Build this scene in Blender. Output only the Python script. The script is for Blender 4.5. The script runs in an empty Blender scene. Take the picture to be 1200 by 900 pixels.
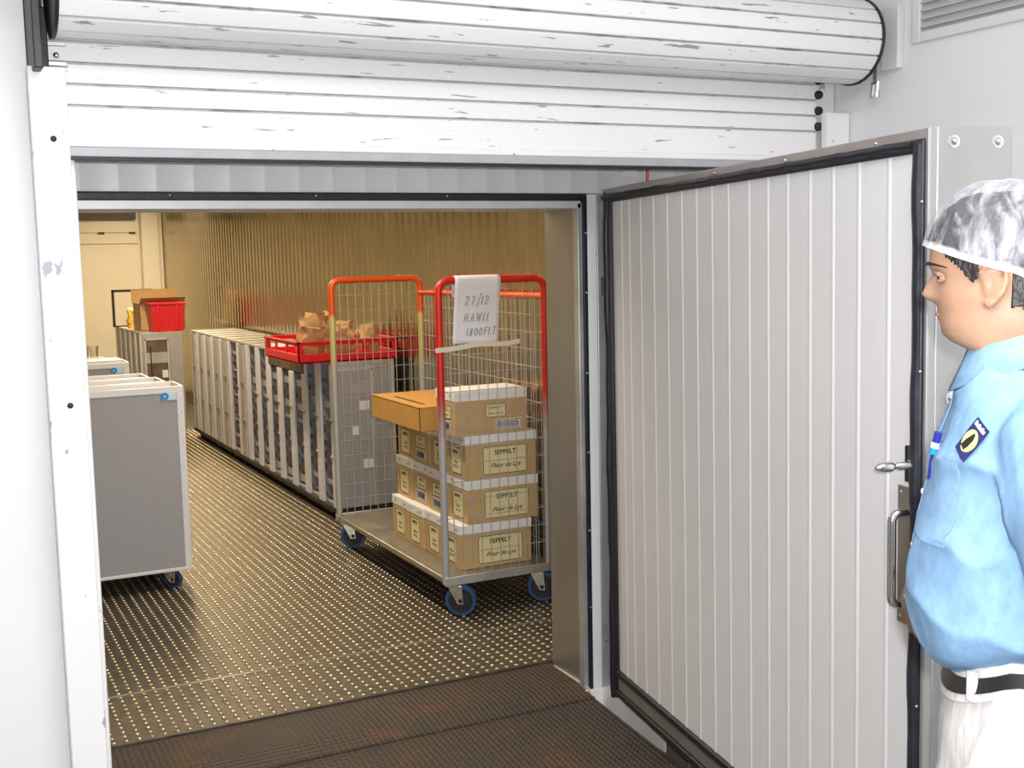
import bpy, bmesh, math, random
from mathutils import Vector, Matrix, noise as mnoise
R = math.radians
random.seed(7)
SC = bpy.context.scene
COL = SC.collection

# ---------------------------------------------------------------- materials
def _principled(name):
    m = bpy.data.materials.new(name); m.use_nodes = True
    nt = m.node_tree
    return m, nt, nt.nodes['Principled BSDF']

def mat(name, col, rough=0.5, metal=0.0, var=0.0, vscale=8.0, bump=0.0, bscale=60.0, spec=0.5, coord='Object', stretch=(1, 1, 1), rvar=0.0, col2=None, thr=None, trans=0.0, coat=0.0, bdist=0.01):
    m, nt, b = _principled(name)
    b.inputs['Base Color'].default_value = (*col, 1)
    b.inputs['Roughness'].default_value = rough
    b.inputs['Metallic'].default_value = metal
    b.inputs['Specular IOR Level'].default_value = spec
    b.inputs['Transmission Weight'].default_value = trans
    b.inputs['Coat Weight'].default_value = coat
    N, L = nt.nodes, nt.links
    if var or bump or rvar or col2:
        tc = N.new('ShaderNodeTexCoord'); mp = N.new('ShaderNodeMapping')
        mp.inputs['Scale'].default_value = stretch
        L.new(tc.outputs[coord], mp.inputs['Vector'])
        n = N.new('ShaderNodeTexNoise'); n.inputs['Scale'].default_value = vscale; n.inputs['Detail'].default_value = 6
        n.inputs['Roughness'].default_value = 0.6
        L.new(mp.outputs[0], n.inputs['Vector'])
        if var or col2:
            r = N.new('ShaderNodeValToRGB')
            a = col2 if col2 else tuple(max(0, c * (1 - var)) for c in col)
            c = col if col2 else tuple(min(1, c * (1 + var)) for c in col)
            lo, hi = thr if thr else (0.3, 0.7)
            r.color_ramp.elements[0].position = lo; r.color_ramp.elements[0].color = (*a, 1)
            r.color_ramp.elements[1].position = hi; r.color_ramp.elements[1].color = (*c, 1)
            L.new(n.outputs['Fac'], r.inputs['Fac']); L.new(r.outputs['Color'], b.inputs['Base Color'])
        if rvar:
            mr = N.new('ShaderNodeMapRange')
            mr.inputs['To Min'].default_value = max(0.02, rough - rvar); mr.inputs['To Max'].default_value = min(1, rough + rvar)
            mr.inputs['From Min'].default_value = 0.3; mr.inputs['From Max'].default_value = 0.7
            L.new(n.outputs['Fac'], mr.inputs['Value']); L.new(mr.outputs[0], b.inputs['Roughness'])
        if bump:
            n2 = N.new('ShaderNodeTexNoise'); n2.inputs['Scale'].default_value = bscale; n2.inputs['Detail'].default_value = 4
            L.new(mp.outputs[0], n2.inputs['Vector'])
            bp = N.new('ShaderNodeBump'); bp.inputs['Strength'].default_value = bump; bp.inputs['Distance'].default_value = bdist
            L.new(n2.outputs['Fac'], bp.inputs['Height']); L.new(bp.outputs[0], b.inputs['Normal'])
    return m

M = {}
M['white_wall'] = mat('white_wall', (.80, .80, .81), .45, var=.02, vscale=3, bump=.05, bscale=30)
M['white_panel'] = mat('white_panel', (.72, .72, .73), .38, var=.02, vscale=3)
M['door_panel'] = mat('door_panel', (.74, .735, .73), .36, var=.025, vscale=2)
M['post_white'] = mat('post_white', (.82, .82, .81), .4, col2=(.36, .37, .42), thr=(.335, .345), vscale=26, stretch=(1, 1, .5))
M['rubber'] = mat('rubber', (.012, .013, .02), .45, var=.4, vscale=30, bump=.15, bscale=40)
M['galv'] = mat('galvanised_steel', (.62, .64, .64), .42, .75, var=.12, vscale=7, rvar=.1)
M['galv_pale'] = mat('pale_galvanised_steel', (.72, .74, .73), .5, .45, var=.08, vscale=9)
M['alu'] = mat('aluminium', (.78, .78, .80), .35, .6, var=.06, vscale=12)
M['alu_white'] = mat('pale_anodised_edge', (.80, .80, .82), .4, .15)
M['steel'] = mat('stainless', (.60, .58, .56), .25, 1.0, var=.08, vscale=20)
M['chrome'] = mat('chrome', (.8, .8, .82), .14, 1.0)
M['brown_steel'] = mat('brushed_plate', (.42, .38, .36), .38, .8, var=.1, vscale=10)
M['jamb'] = mat('jamb_steel', (.43, .415, .375), .38, .8, var=.1, vscale=6, stretch=(1, 1, .15), rvar=.08)
M['corrugated'] = mat('corrugated_steel', (.58, .505, .37), .15, .97, var=.08, vscale=2.2, rvar=.05)
M['cream'] = mat('cream_wall', (.80, .74, .60), .35, var=.05, vscale=2, coat=.5)
def tread():
    m, nt, b = _principled('tread_plate'); N, L = nt.nodes, nt.links
    tc = N.new('ShaderNodeTexCoord'); n = N.new('ShaderNodeTexNoise'); n.inputs['Scale'].default_value = 22; n.inputs['Detail'].default_value = 8
    L.new(tc.outputs['Object'], n.inputs['Vector'])
    r = N.new('ShaderNodeValToRGB'); r.color_ramp.elements[0].position = .3; r.color_ramp.elements[0].color = (.10, .086, .07, 1)
    r.color_ramp.elements[1].position = .7; r.color_ramp.elements[1].color = (.16, .14, .112, 1)
    L.new(n.outputs['Fac'], r.inputs['Fac'])
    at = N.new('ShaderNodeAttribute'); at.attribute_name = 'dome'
    mx = N.new('ShaderNodeMix'); mx.data_type = 'RGBA'; mx.inputs[7].default_value = (.90, .80, .52, 1)  # worn, polished tips; the lamps' yellow glint is painted into their base colour
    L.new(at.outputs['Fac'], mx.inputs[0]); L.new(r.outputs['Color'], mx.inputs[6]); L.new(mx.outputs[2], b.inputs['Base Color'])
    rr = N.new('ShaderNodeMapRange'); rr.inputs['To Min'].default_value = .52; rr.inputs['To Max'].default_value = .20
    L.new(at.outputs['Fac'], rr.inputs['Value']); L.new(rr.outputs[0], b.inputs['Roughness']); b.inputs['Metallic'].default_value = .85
    return m
M['plate'] = tread()
M['concrete'] = mat('painted_concrete', (.86, .86, .83), .6, var=.08, vscale=6, bump=.1, bscale=50)
M['grey_floor'] = mat('dark_floor', (.16, .16, .155), .55, var=.15, vscale=8, bump=.1, bscale=80)
M['grey_panel'] = mat('grey_laminate', (.36, .36, .385), .45, var=.05, vscale=60, bump=.03, bscale=300)
M['grey_mid'] = mat('grey_metal', (.42, .42, .43), .45, .3, var=.08, vscale=10)
M['cart_top'] = mat('cart_top', (.48, .46, .43), .45, .2, var=.1, vscale=9)
M['dark'] = mat('dark_rubber', (.02, .02, .02), .6)
M['post_grey'] = mat('cart_post', (.74, .74, .80), .42, .08, var=.06, vscale=12)
M['tray_brown'] = mat('tray_brown', (.13, .09, .065), .5, var=.3, vscale=14)
M['tray_dark'] = mat('tray_dark', (.16, .15, .15), .45, var=.2, vscale=12)
M['tray_grey'] = mat('tray_grey', (.40, .39, .38), .45, var=.15, vscale=12)
M['red_plastic'] = mat('red_plastic', (.72, .012, .02), .35)
M['dark_red'] = mat('red_tote_plastic', (.60, .01, .02), .4, var=.05)
M['paper_bag'] = mat('brown_paper', (.50, .30, .13), .75, var=.18, vscale=7, bump=.5, bscale=22)
M['kraft'] = mat('kraft_card', (.54, .36, .165), .7, var=.06, vscale=14)
M['carton_orange'] = mat('carton_card', (.58, .30, .07), .7, var=.05, vscale=10)
M['box_white'] = mat('box_white', (.82, .81, .80), .6)
M['label_cream'] = mat('label_cream', (.78, .68, .36), .6)
M['ink'] = mat('ink', (.03, .025, .02), .7)
M['print_grey'] = mat('faded_print', (.30, .26, .24), .7)
M['pencil'] = mat('pen_ink', (.10, .09, .10), .7)
M['paper'] = mat('paper_sheet', (.82, .82, .86), .7, var=.02, vscale=10)
M['tape'] = mat('masking_tape', (.74, .70, .56), .6)
M['tyre_blue'] = mat('blue_tyre', (.012, .075, .20), .45)
M['blue'] = mat('sticker_blue', (.01, .28, .75), .4)
M['sticker_pale'] = mat('sticker_pale', (.62, .78, .92), .4)
M['yellow_item'] = mat('yellow_pack', (.80, .55, .10), .5, var=.2, vscale=20)
M['black'] = mat('black', (.012, .012, .014), .5)
M['glass'] = mat('clear_glass', (.9, .9, .88), .05, trans=1.0)
M['red_wire'] = mat('red_wire', (.6, .02, .03), .4)
M['shadow_grey'] = mat('vent_dark', (.05, .05, .055), .7)
M['slat_grey'] = mat('vent_slat', (.55, .55, .56), .5)
# person
M['skin'] = mat('skin', (.455, .265, .17), .48, var=.07, vscale=30, bump=.08, bscale=160, bdist=.002)
M['skin'].node_tree.nodes['Principled BSDF'].inputs['Subsurface Weight'].default_value = .12
M['skin'].node_tree.nodes['Principled BSDF'].inputs['Subsurface Radius'].default_value = (.012, .004, .002)
M['hair'] = mat('dark_hair', (.018, .015, .014), .45, var=.5, vscale=60, bump=.6, bscale=90, stretch=(1, 1, .4))
M['eye_white'] = mat('eye_white', (.50, .46, .43), .25)
M['iris'] = mat('iris', (.03, .015, .01), .15)
M['shirt'] = mat('blue_cotton', (.20, .35, .54), .85, var=.13, vscale=55, bump=.35, bscale=16, stretch=(1, 1, .6), bdist=.012)
M['shirt_seam'] = mat('blue_cotton_seam', (.215, .365, .565), .85, var=.13, vscale=55)
M['trouser'] = mat('white_cotton', (.62, .60, .585), .85, bump=.6, bscale=16, stretch=(1, 1, .45), bdist=.018)
M['belt'] = mat('belt_leather', (.015, .013, .015), .4)
M['button'] = mat('pearl_button', (.75, .75, .8), .25)
M['navy'] = mat('navy_patch', (.012, .018, .10), .6)
M['patch_yellow'] = mat('patch_yellow', (.85, .78, .25), .6)
M['white'] = mat('white', (.85, .85, .85), .5)
M['pen_blue'] = mat('pen_blue', (.02, .03, .25), .3)

def shutter_paint():
    m, nt, b = _principled('shutter_paint'); N, L = nt.nodes, nt.links
    tc = N.new('ShaderNodeTexCoord')
    mp = N.new('ShaderNodeMapping'); mp.inputs['Scale'].default_value = (2.2, 9, 22)
    L.new(tc.outputs['Object'], mp.inputs['Vector'])
    n = N.new('ShaderNodeTexNoise'); n.inputs['Scale'].default_value = 3.2; n.inputs['Detail'].default_value = 5; n.inputs['Roughness'].default_value = .55
    L.new(mp.outputs[0], n.inputs['Vector'])
    r = N.new('ShaderNodeValToRGB'); e = r.color_ramp.elements
    e[0].position = .648; e[0].color = (0, 0, 0, 1); e[1].position = .660; e[1].color = (1, 1, 1, 1)
    L.new(n.outputs['Fac'], r.inputs['Fac'])
    # worn paint along the slat joints: chips sit on the joints, more where the noise is high
    mp2 = N.new('ShaderNodeMapping'); mp2.inputs['Scale'].default_value = (.9, 1, 3)
    L.new(tc.outputs['Object'], mp2.inputs['Vector'])
    n2 = N.new('ShaderNodeTexNoise'); n2.inputs['Scale'].default_value = 6; n2.inputs['Detail'].default_value = 9; n2.inputs['Roughness'].default_value = .72
    L.new(mp2.outputs[0], n2.inputs['Vector'])
    r2 = N.new('ShaderNodeValToRGB'); e2 = r2.color_ramp.elements
    e2[0].position = .54; e2[0].color = (0, 0, 0, 1); e2[1].position = .62; e2[1].color = (1, 1, 1, 1)
    L.new(n2.outputs['Fac'], r2.inputs['Fac'])
    at = N.new('ShaderNodeAttribute'); at.attribute_name = 'joint'
    mu = N.new('ShaderNodeMath'); mu.operation = 'MULTIPLY'
    L.new(r2.outputs['Color'], mu.inputs[0]); L.new(at.outputs['Fac'], mu.inputs[1])
    mx = N.new('ShaderNodeMath'); mx.operation = 'MAXIMUM'
    L.new(r.outputs['Color'], mx.inputs[0]); L.new(mu.outputs[0], mx.inputs[1])
    mix = N.new('ShaderNodeMix'); mix.data_type = 'RGBA'
    base = N.new('ShaderNodeMix'); base.data_type = 'RGBA'
    base.inputs[6].default_value = (.84, .83, .83, 1); base.inputs[7].default_value = (.56, .56, .58, 1)
    L.new(at.outputs['Fac'], base.inputs[0]); L.new(base.outputs[2], mix.inputs[6])
    mix.inputs[6].default_value = (.84, .83, .83, 1); mix.inputs[7].default_value = (.33, .33, .34, 1)
    L.new(mx.outputs[0], mix.inputs[0]); L.new(mix.outputs[2], b.inputs['Base Color'])
    b.inputs['Roughness'].default_value = .4
    return m
M['shutter'] = shutter_paint()

def rust():
    m, nt, b = _principled('rusty_tread_steel'); N, L = nt.nodes, nt.links
    tc = N.new('ShaderNodeTexCoord')
    n = N.new('ShaderNodeTexNoise'); n.inputs['Scale'].default_value = 4; n.inputs['Detail'].default_value = 8; n.inputs['Roughness'].default_value = .7
    L.new(tc.outputs['Object'], n.inputs['Vector'])
    r = N.new('ShaderNodeValToRGB'); r.color_ramp.elements[0].position = .35; r.color_ramp.elements[0].color = (.040, .032, .026, 1)
    r.color_ramp.elements[1].position = .72; r.color_ramp.elements[1].color = (.13, .05, .016, 1)
    e = r.color_ramp.elements.new(.55); e.color = (.055, .036, .022, 1)
    L.new(n.outputs['Fac'], r.inputs['Fac']); L.new(r.outputs['Color'], b.inputs['Base Color'])
    # raised lozenge tread
    mp = N.new('ShaderNodeMapping'); mp.inputs['Scale'].default_value = (1, 1, 1)
    L.new(tc.outputs['Object'], mp.inputs['Vector'])
    w1 = N.new('ShaderNodeTexWave'); w1.inputs['Scale'].default_value = 15; w1.bands_direction = 'X'; w1.inputs['Distortion'].default_value = .3
    w2 = N.new('ShaderNodeTexWave'); w2.inputs['Scale'].default_value = 15; w2.bands_direction = 'Y'; w2.inputs['Distortion'].default_value = .3
    L.new(mp.outputs[0], w1.inputs['Vector']); L.new(mp.outputs[0], w2.inputs['Vector'])
    mu = N.new('ShaderNodeMath'); mu.operation = 'MULTIPLY'; L.new(w1.outputs['Fac'], mu.inputs[0]); L.new(w2.outputs['Fac'], mu.inputs[1])
    bp = N.new('ShaderNodeBump'); bp.inputs['Strength'].default_value = .7; bp.inputs['Distance'].default_value = .006
    L.new(mu.outputs[0], bp.inputs['Height']); L.new(bp.outputs[0], b.inputs['Normal'])
    b.inputs['Roughness'].default_value = .62; b.inputs['Metallic'].default_value = .0
    return m
M['rust'] = rust()

def faded_tube(name, stops):
    """Powder-coated cage tube: the paint ends part-way down the post (object Z)."""
    m, nt, b = _principled(name); N, L = nt.nodes, nt.links
    tc = N.new('ShaderNodeTexCoord'); sp = N.new('ShaderNodeSeparateXYZ'); L.new(tc.outputs['Object'], sp.inputs[0])
    mr = N.new('ShaderNodeMapRange'); mr.inputs['From Min'].default_value = 0; mr.inputs['From Max'].default_value = 1.6
    L.new(sp.outputs['Z'], mr.inputs['Value'])
    r = N.new('ShaderNodeValToRGB'); el = r.color_ramp.elements
    el[0].position = stops[0][0] / 1.6; el[0].color = (*stops[0][1], 1)
    el[1].position = stops[-1][0] / 1.6; el[1].color = (*stops[-1][1], 1)
    for z, c in stops[1:-1]:
        e = el.new(z / 1.6); e.color = (*c, 1)
    L.new(mr.outputs[0], r.inputs['Fac']); L.new(r.outputs['Color'], b.inputs['Base Color'])
    b.inputs['Roughness'].default_value = .38; b.inputs['Metallic'].default_value = .25
    return m
GREY = (.46, .46, .46)
M['cage_near'] = faded_tube('cage_tube_near', [(.80, GREY), (.93, (.45, .20, .16)), (1.02, (.62, .03, .02)), (1.6, (.68, .025, .015))])
M['cage_far'] = faded_tube('cage_tube_far', [(.95, GREY), (1.10, (.55, .50, .22)), (1.31, (.60, .55, .20)), (1.335, (.80, .10, .012)), (1.6, (.80, .10, .012))])
M['wire'] = faded_tube('cage_wire', [(1.15, (.40, .40, .40)), (1.35, (.44, .42, .26)), (1.6, (.52, .48, .22))])
M['deck'] = mat('deck_steel', (.42, .40, .33), .36, .75, var=.12, vscale=7, rvar=.08)
M['flange'] = mat('grey_steel_angle', (.42, .42, .44), .55, .2, var=.08, vscale=12)
M['sweep'] = mat('sweep_strip', (.30, .28, .25), .45, .5, var=.1, vscale=9)
M['wire_grey'] = mat('cage_wire_grey', (.50, .50, .49), .35, .4)
M['track'] = mat('dark_track', (.10, .085, .07), .6)
M['cap_steel'] = mat('end_cap_steel', (.36, .365, .355), .45, .5, var=.10, vscale=6, stretch=(1, 1, .3), rvar=.06)
M['bracket'] = mat('greasy_bracket', (.06, .06, .055), .5, .3)

def hairnet():
    m, nt, b = _principled('clear_plastic_net'); N, L = nt.nodes, nt.links
    tc = N.new('ShaderNodeTexCoord')
    mp = N.new('ShaderNodeMapping'); mp.inputs['Scale'].default_value = (1.4, 1, .7); mp.inputs['Rotation'].default_value = (.3, .5, .2)
    L.new(tc.outputs['Object'], mp.inputs['Vector'])
    n = N.new('ShaderNodeTexNoise'); n.inputs['Scale'].default_value = 24; n.inputs['Detail'].default_value = 5; n.inputs['Distortion'].default_value = 1.6
    L.new(mp.outputs[0], n.inputs['Vector'])
    n3 = N.new('ShaderNodeTexNoise'); n3.inputs['Scale'].default_value = 9; n3.inputs['Detail'].default_value = 2
    L.new(mp.outputs[0], n3.inputs['Vector'])
    ad = N.new('ShaderNodeMath'); ad.operation = 'MULTIPLY_ADD'; ad.inputs[1].default_value = .5
    L.new(n3.outputs['Fac'], ad.inputs[0]); 
    sc = N.new('ShaderNodeMath'); sc.operation = 'MULTIPLY'; sc.inputs[1].default_value = .6; L.new(n.outputs['Fac'], sc.inputs[0]); L.new(sc.outputs[0], ad.inputs[2])
    r = N.new('ShaderNodeMapRange'); r.inputs['From Min'].default_value = .47; r.inputs['From Max'].default_value = .72
    r.inputs['To Min'].default_value = .10; r.inputs['To Max'].default_value = .70
    L.new(ad.outputs[0], r.inputs['Value'])
    lw = N.new('ShaderNodeLayerWeight'); lw.inputs['Blend'].default_value = .12
    mx = N.new('ShaderNodeMath'); mx.operation = 'MAXIMUM'; L.new(r.outputs[0], mx.inputs[0]); L.new(lw.outputs['Facing'], mx.inputs[1])
    at = N.new('ShaderNodeAttribute'); at.attribute_name = 'hem'
    mx2 = N.new('ShaderNodeMath'); mx2.operation = 'MAXIMUM'; L.new(mx.outputs[0], mx2.inputs[0]); L.new(at.outputs['Fac'], mx2.inputs[1])
    L.new(mx2.outputs[0], b.inputs['Alpha'])
    b.inputs['Base Color'].default_value = (.60, .62, .68, 1); b.inputs['Roughness'].default_value = .22
    bp = N.new('ShaderNodeBump'); bp.inputs['Strength'].default_value = .8; bp.inputs['Distance'].default_value = .01
    L.new(n.outputs['Fac'], bp.inputs['Height']); L.new(bp.outputs[0], b.inputs['Normal'])
    return m
M['hairnet'] = hairnet()

# ---------------------------------------------------------------- mesh building
def nvec(p):
    """Repeatable vector noise."""
    return Vector((mnoise.noise(p), mnoise.noise(p + Vector((31.7, 5.1, 2.3))), mnoise.noise(p + Vector((3.9, 47.2, 11.8)))))
class MB:
    def __init__(self):
        self.v = []; self.f = []; self.at = {}
    def add(self, vs, fs):
        o = len(self.v); self.v += [tuple(p) for p in vs]; self.f += [tuple(i + o for i in q) for q in fs]
        return self
    def box(self, a, b):
        (x0, y0, z0), (x1, y1, z1) = a, b
        x0, x1 = min(x0, x1), max(x0, x1); y0, y1 = min(y0, y1), max(y0, y1); z0, z1 = min(z0, z1), max(z0, z1)
        return self.add([(x0, y0, z0), (x1, y0, z0), (x1, y1, z0), (x0, y1, z0), (x0, y0, z1), (x1, y0, z1), (x1, y1, z1), (x0, y1, z1)],
                        [(0, 3, 2, 1), (4, 5, 6, 7), (0, 1, 5, 4), (1, 2, 6, 5), (2, 3, 7, 6), (3, 0, 4, 7)])
    def loft(self, rings, caps=True, closed=True):
        n = len(rings[0]); o = len(self.v)
        for r in rings: self.v += [tuple(p) for p in r]
        m = n if closed else n - 1
        for i in range(len(rings) - 1):
            for j in range(m):
                a = o + i * n + j; b = o + i * n + (j + 1) % n
                self.f.append((a, b, b + n, a + n))
        if caps and closed:
            self.f.append(tuple(o + j for j in reversed(range(n))))
            self.f.append(tuple(o + (len(rings) - 1) * n + j for j in range(n)))
        return self
    def tube(self, pts, r, n=8, caps=True, closed=False):
        pts = [Vector(p) for p in pts]; k = len(pts)
        rs = r if isinstance(r, (list, tuple)) else [r] * k
        tang = []
        for i in range(k):
            if closed: t = pts[(i + 1) % k] - pts[i - 1]
            else: t = pts[min(i + 1, k - 1)] - pts[max(i - 1, 0)]
            tang.append(t.normalized() if t.length > 1e-9 else Vector((0, 0, 1)))
        u = tang[0].orthogonal().normalized(); rings = []
        for i in range(k):
            t = tang[i]; u = (u - t * u.dot(t))
            u = u.normalized() if u.length > 1e-6 else t.orthogonal().normalized()
            w = t.cross(u)
            rings.append([pts[i] + (u * math.cos(a) + w * math.sin(a)) * rs[i] for a in (2 * math.pi * j / n for j in range(n))])
        if closed: rings.append(rings[0])
        return self.loft(rings, caps and not closed)
    def lathe(self, prof, c, axis='z', n=20, caps=True):
        """prof: (radius, height) along the axis from c."""
        rings = []
        for r, h in prof:
            ring = []
            for j in range(n):
                a = 2 * math.pi * j / n; p, q = r * math.cos(a), r * math.sin(a)
                if axis == 'z': d = (p, q, h)
                elif axis == 'y': d = (q, h, p)
                else: d = (h, p, q)
                ring.append((c[0] + d[0], c[1] + d[1], c[2] + d[2]))
            rings.append(ring)
        return self.loft(rings, caps)
    def prism(self, poly, fn, d0, d1):
        """poly: 2-D outline; fn(u, v, d) -> 3-D."""
        n = len(poly)
        vs = [fn(u, v, d0) for u, v in poly] + [fn(u, v, d1) for u, v in poly]
        return self.add(vs, [tuple(reversed(range(n))), tuple(range(n, 2 * n))] + [(i, (i + 1) % n, n + (i + 1) % n, n + i) for i in range(n)])
    def ball(self, c, r, n=12, m=8):
        rx, ry, rz = r if isinstance(r, (tuple, list)) else (r, r, r)
        rings = [[(c[0] + rx * math.sin(t) * math.cos(a), c[1] + ry * math.sin(t) * math.sin(a), c[2] - rz * math.cos(t)) for a in (2 * math.pi * j / n for j in range(n))]
                 for t in (math.pi * (i + .02) / (m + .04) for i in range(m + 1))]
        return self.loft(rings)
    def xf(self, mtx):
        self.v = [tuple(mtx @ Vector(p)) for p in self.v]; return self
    def join(self, o):
        return self.add(o.v, o.f)
    def mesh(self, name, smooth=True, angle=35):
        me = bpy.data.meshes.new(name); me.from_pydata(self.v, [], self.f); me.validate()
        bm = bmesh.new(); bm.from_mesh(me)
        bmesh.ops.recalc_face_normals(bm, faces=bm.faces)
        bm.to_mesh(me); bm.free()
        if smooth:
            me.shade_smooth() if hasattr(me, 'shade_smooth') else None
            try: me.set_sharp_from_angle(angle=R(angle))
            except Exception: pass
        for k, vals in self.at.items():
            a = me.attributes.new(k, 'FLOAT', 'POINT'); a.data.foreach_set('value', vals)
        return me

def link(name, data, parent=None, loc=None, rot=None):
    o = bpy.data.objects.new(name, data); COL.objects.link(o)
    if parent: o.parent = parent
    if loc: o.location = loc
    if rot: o.rotation_euler = rot
    return o
def obj(name, mb, m, parent=None, bevel=0, smooth=True, angle=35, segs=2):
    me = mb.mesh(name, smooth, angle); me.materials.append(M[m] if isinstance(m, str) else m)
    o = link(name, me, parent)
    if bevel:
        b = o.modifiers.new('bevel', 'BEVEL'); b.width = bevel; b.segments = segs; b.limit_method = 'ANGLE'; b.angle_limit = R(40)
    return o
def thing(name, label, cat, loc=(0, 0, 0), rz=0, group=None):
    o = link(name, None, None, loc, (0, 0, rz)); o.empty_display_size = .1
    return tag(o, label, cat, group)
def tag(o, label, cat, group=None):
    o['label'] = label; o['category'] = cat
    if group: o['group'] = group
    return o
def struct(name, mb, m, parent=None, **k):
    o = obj(name, mb, m, parent, **k)
    if not parent: o['kind'] = 'structure'
    return o
def kids(o):
    return [c for c in bpy.data.objects if c.parent == o]
def dup(root, loc=None, rz=None, label=None, group=None, skip=()):
    r = root.copy(); COL.objects.link(r)
    if loc is not None: r.location = loc
    if rz is not None: r.rotation_euler = (0, 0, rz)
    if label: r['label'] = label
    if group: r['group'] = group
    for ch in kids(root):
        if ch.name.split('.')[0] in skip: continue
        c = ch.copy(); COL.objects.link(c); c.parent = r
        for g in kids(ch):
            d = g.copy(); COL.objects.link(d); d.parent = c
    return r
def text_mesh(name, s, size, m, parent, mtx, shear=0, ext=.0004, align='CENTER', sx=1, bold=0):
    cu = bpy.data.curves.new(name, 'FONT'); cu.body = s; cu.size = size; cu.shear = shear; cu.extrude = ext; cu.align_x = align; cu.offset = bold; cu.resolution_u = 3
    t = bpy.data.objects.new(name, cu); COL.objects.link(t)
    me = bpy.data.meshes.new_from_object(t)
    bpy.data.objects.remove(t); bpy.data.curves.remove(cu)
    me.transform(mtx @ Matrix.Diagonal((sx, 1, 1, 1)))
    me.materials.clear(); me.materials.append(M[m])
    return link(name, me, parent)
def remesh(o, vox, smooth_iter=4, fac=.5):
    r = o.modifiers.new('r', 'REMESH'); r.mode = 'VOXEL'; r.voxel_size = vox; r.use_smooth_shade = True
    if smooth_iter:
        s = o.modifiers.new('s', 'SMOOTH'); s.iterations = smooth_iter; s.factor = fac
    dg = bpy.context.evaluated_depsgraph_get(); dg.update()
    me = bpy.data.meshes.new_from_object(o.evaluated_get(dg))
    mats = list(o.data.materials); o.modifiers.clear(); o.data = me
    me.materials.clear()
    for x in mats: me.materials.append(x)
    me.shade_smooth()
    return o
def push(o, fn):
    """Move each vertex along its normal by fn(position)."""
    me = o.data; n = len(me.vertices); co = [0.0] * (3 * n); no = [0.0] * (3 * n)
    me.vertices.foreach_get('co', co); me.vertices.foreach_get('normal', no)
    for i in range(n):
        d = fn(Vector(co[3 * i:3 * i + 3]))
        for k in range(3): co[3 * i + k] += no[3 * i + k] * d
    me.vertices.foreach_set('co', co); me.update()
def arc(c, r, a0, a1, n, fn):
    return [fn(c[0] + r * math.cos(a), c[1] + r * math.sin(a)) for a in (a0 + (a1 - a0) * i / n for i in range(n + 1))]
def rrect(w, h, r, n=4):
    out = []
    for cx, cy, a in ((w / 2 - r, h / 2 - r, 0), (-w / 2 + r, h / 2 - r, 90), (-w / 2 + r, -h / 2 + r, 180), (w / 2 - r, -h / 2 + r, 270)):
        for i in range(n + 1):
            t = R(a + 90 * i / n); out.append((cx + r * math.cos(t), cy + r * math.sin(t)))
    return out
# ================================================================ THE SETTING
ZF = -0.12                      # floor level outside the cold room
YW, YI = 3.79, 4.05             # cold-room wall, outer and inner face
XO = 2.20                       # right edge of the doorway
XW = 2.745                      # corrugated wall inside
XR = 3.0                        # side wall outside
ZT = 1.81                       # top of the doorway

def dome_plate(y0, y1, x0, x1, z, pitch=.0432):
    mb = MB(); mb.box((x0, y0, z - .05), (x1, y1, z)); at = [0.0] * 8
    nx = int((x1 - max(x0, .30)) / pitch); ny = int((min(y1, 11.6) - y0) / pitch)
    r, h = .0098, .0055
    for i in range(nx):
        for j in range(ny):
            cx = max(x0, .30) + (i + .5) * pitch; cy = y0 + (j + .5) * pitch
            n = 8 if cy < 7.5 else 6
            o = len(mb.v)
            for rr, hh in ((r, 0), (r * .80, h * .55), (r * .42, h * .92)):
                for k in range(n):
                    a = 2 * math.pi * k / n
                    mb.v.append((cx + rr * math.cos(a), cy + rr * math.sin(a), z + hh))
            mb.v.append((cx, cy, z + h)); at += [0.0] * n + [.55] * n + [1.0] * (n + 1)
            for q in range(2):
                for k in range(n):
                    a, b = o + q * n + k, o + q * n + (k + 1) % n
                    mb.f.append((a, b, b + n, a + n))
            for k in range(n): mb.f.append((o + 2 * n + k, o + 2 * n + (k + 1) % n, o + 3 * n))
    mb.at['dome'] = at
    return mb
fl = struct('floor', dome_plate(4.558, 15.1, -1.6, XW + .05, 0), 'plate', angle=60)
fl['label'] = 'metal tread plate floor with rows of raised dots inside the cold room'
th = struct('trim_1', dome_plate(4.075, 4.552, -1.6, XO + .55, .002), 'plate', angle=60)
th['label'] = 'strip of studded tread plate at the cold room doorway'
struct('seam_strip', MB().box((-1.6, 4.550, -.01), (XW - .03, 4.558, .0045)), 'deck', th)
fo = struct('floor', MB().box((-1.6, -3.0, ZF - .06), (XR + .1, YW, ZF)), 'grey_floor')
fo['label'] = 'dark grey floor outside the cold room'

# corrugated right wall of the cold room
prof = []
per = .112
y = YI
while y < 15.05:
    for t, d in ((0, 0), (.18, .0), (.27, .004), (.36, .009), (.44, .0105), (.64, .0105), (.72, .009), (.81, .004), (.90, .0)):
        prof.append((y + t * per, XW - d))
    y += per
mb = MB(); mb.loft([[(x, yy, 0) for yy, x in prof], [(x, yy, 2.55) for yy, x in prof]], closed=False)
ws = struct('wall_right', mb, 'corrugated', angle=80)
ws['label'] = 'corrugated metal side wall of the cold room'
struct('wall_left', MB().box((-1.7, YI, 0), (-1.6, 15.1, 2.55)), 'cream')['label'] = 'left wall inside the cold room'
bw = MB().box((-1.7, 15.0, 0), (2.9, 15.1, 2.55))
wb = struct('wall_back', bw, 'cream'); wb['label'] = 'cream back wall of the cold room'
struct('panel', MB().box((-1.2, 14.985, .1), (2.40, 15.0, 1.86)), 'cream', wb)
struct('rail', MB().box((-1.2, 14.97, 1.87), (2.44, 15.0, 1.995)), 'cream', wb, bevel=.004)
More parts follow.
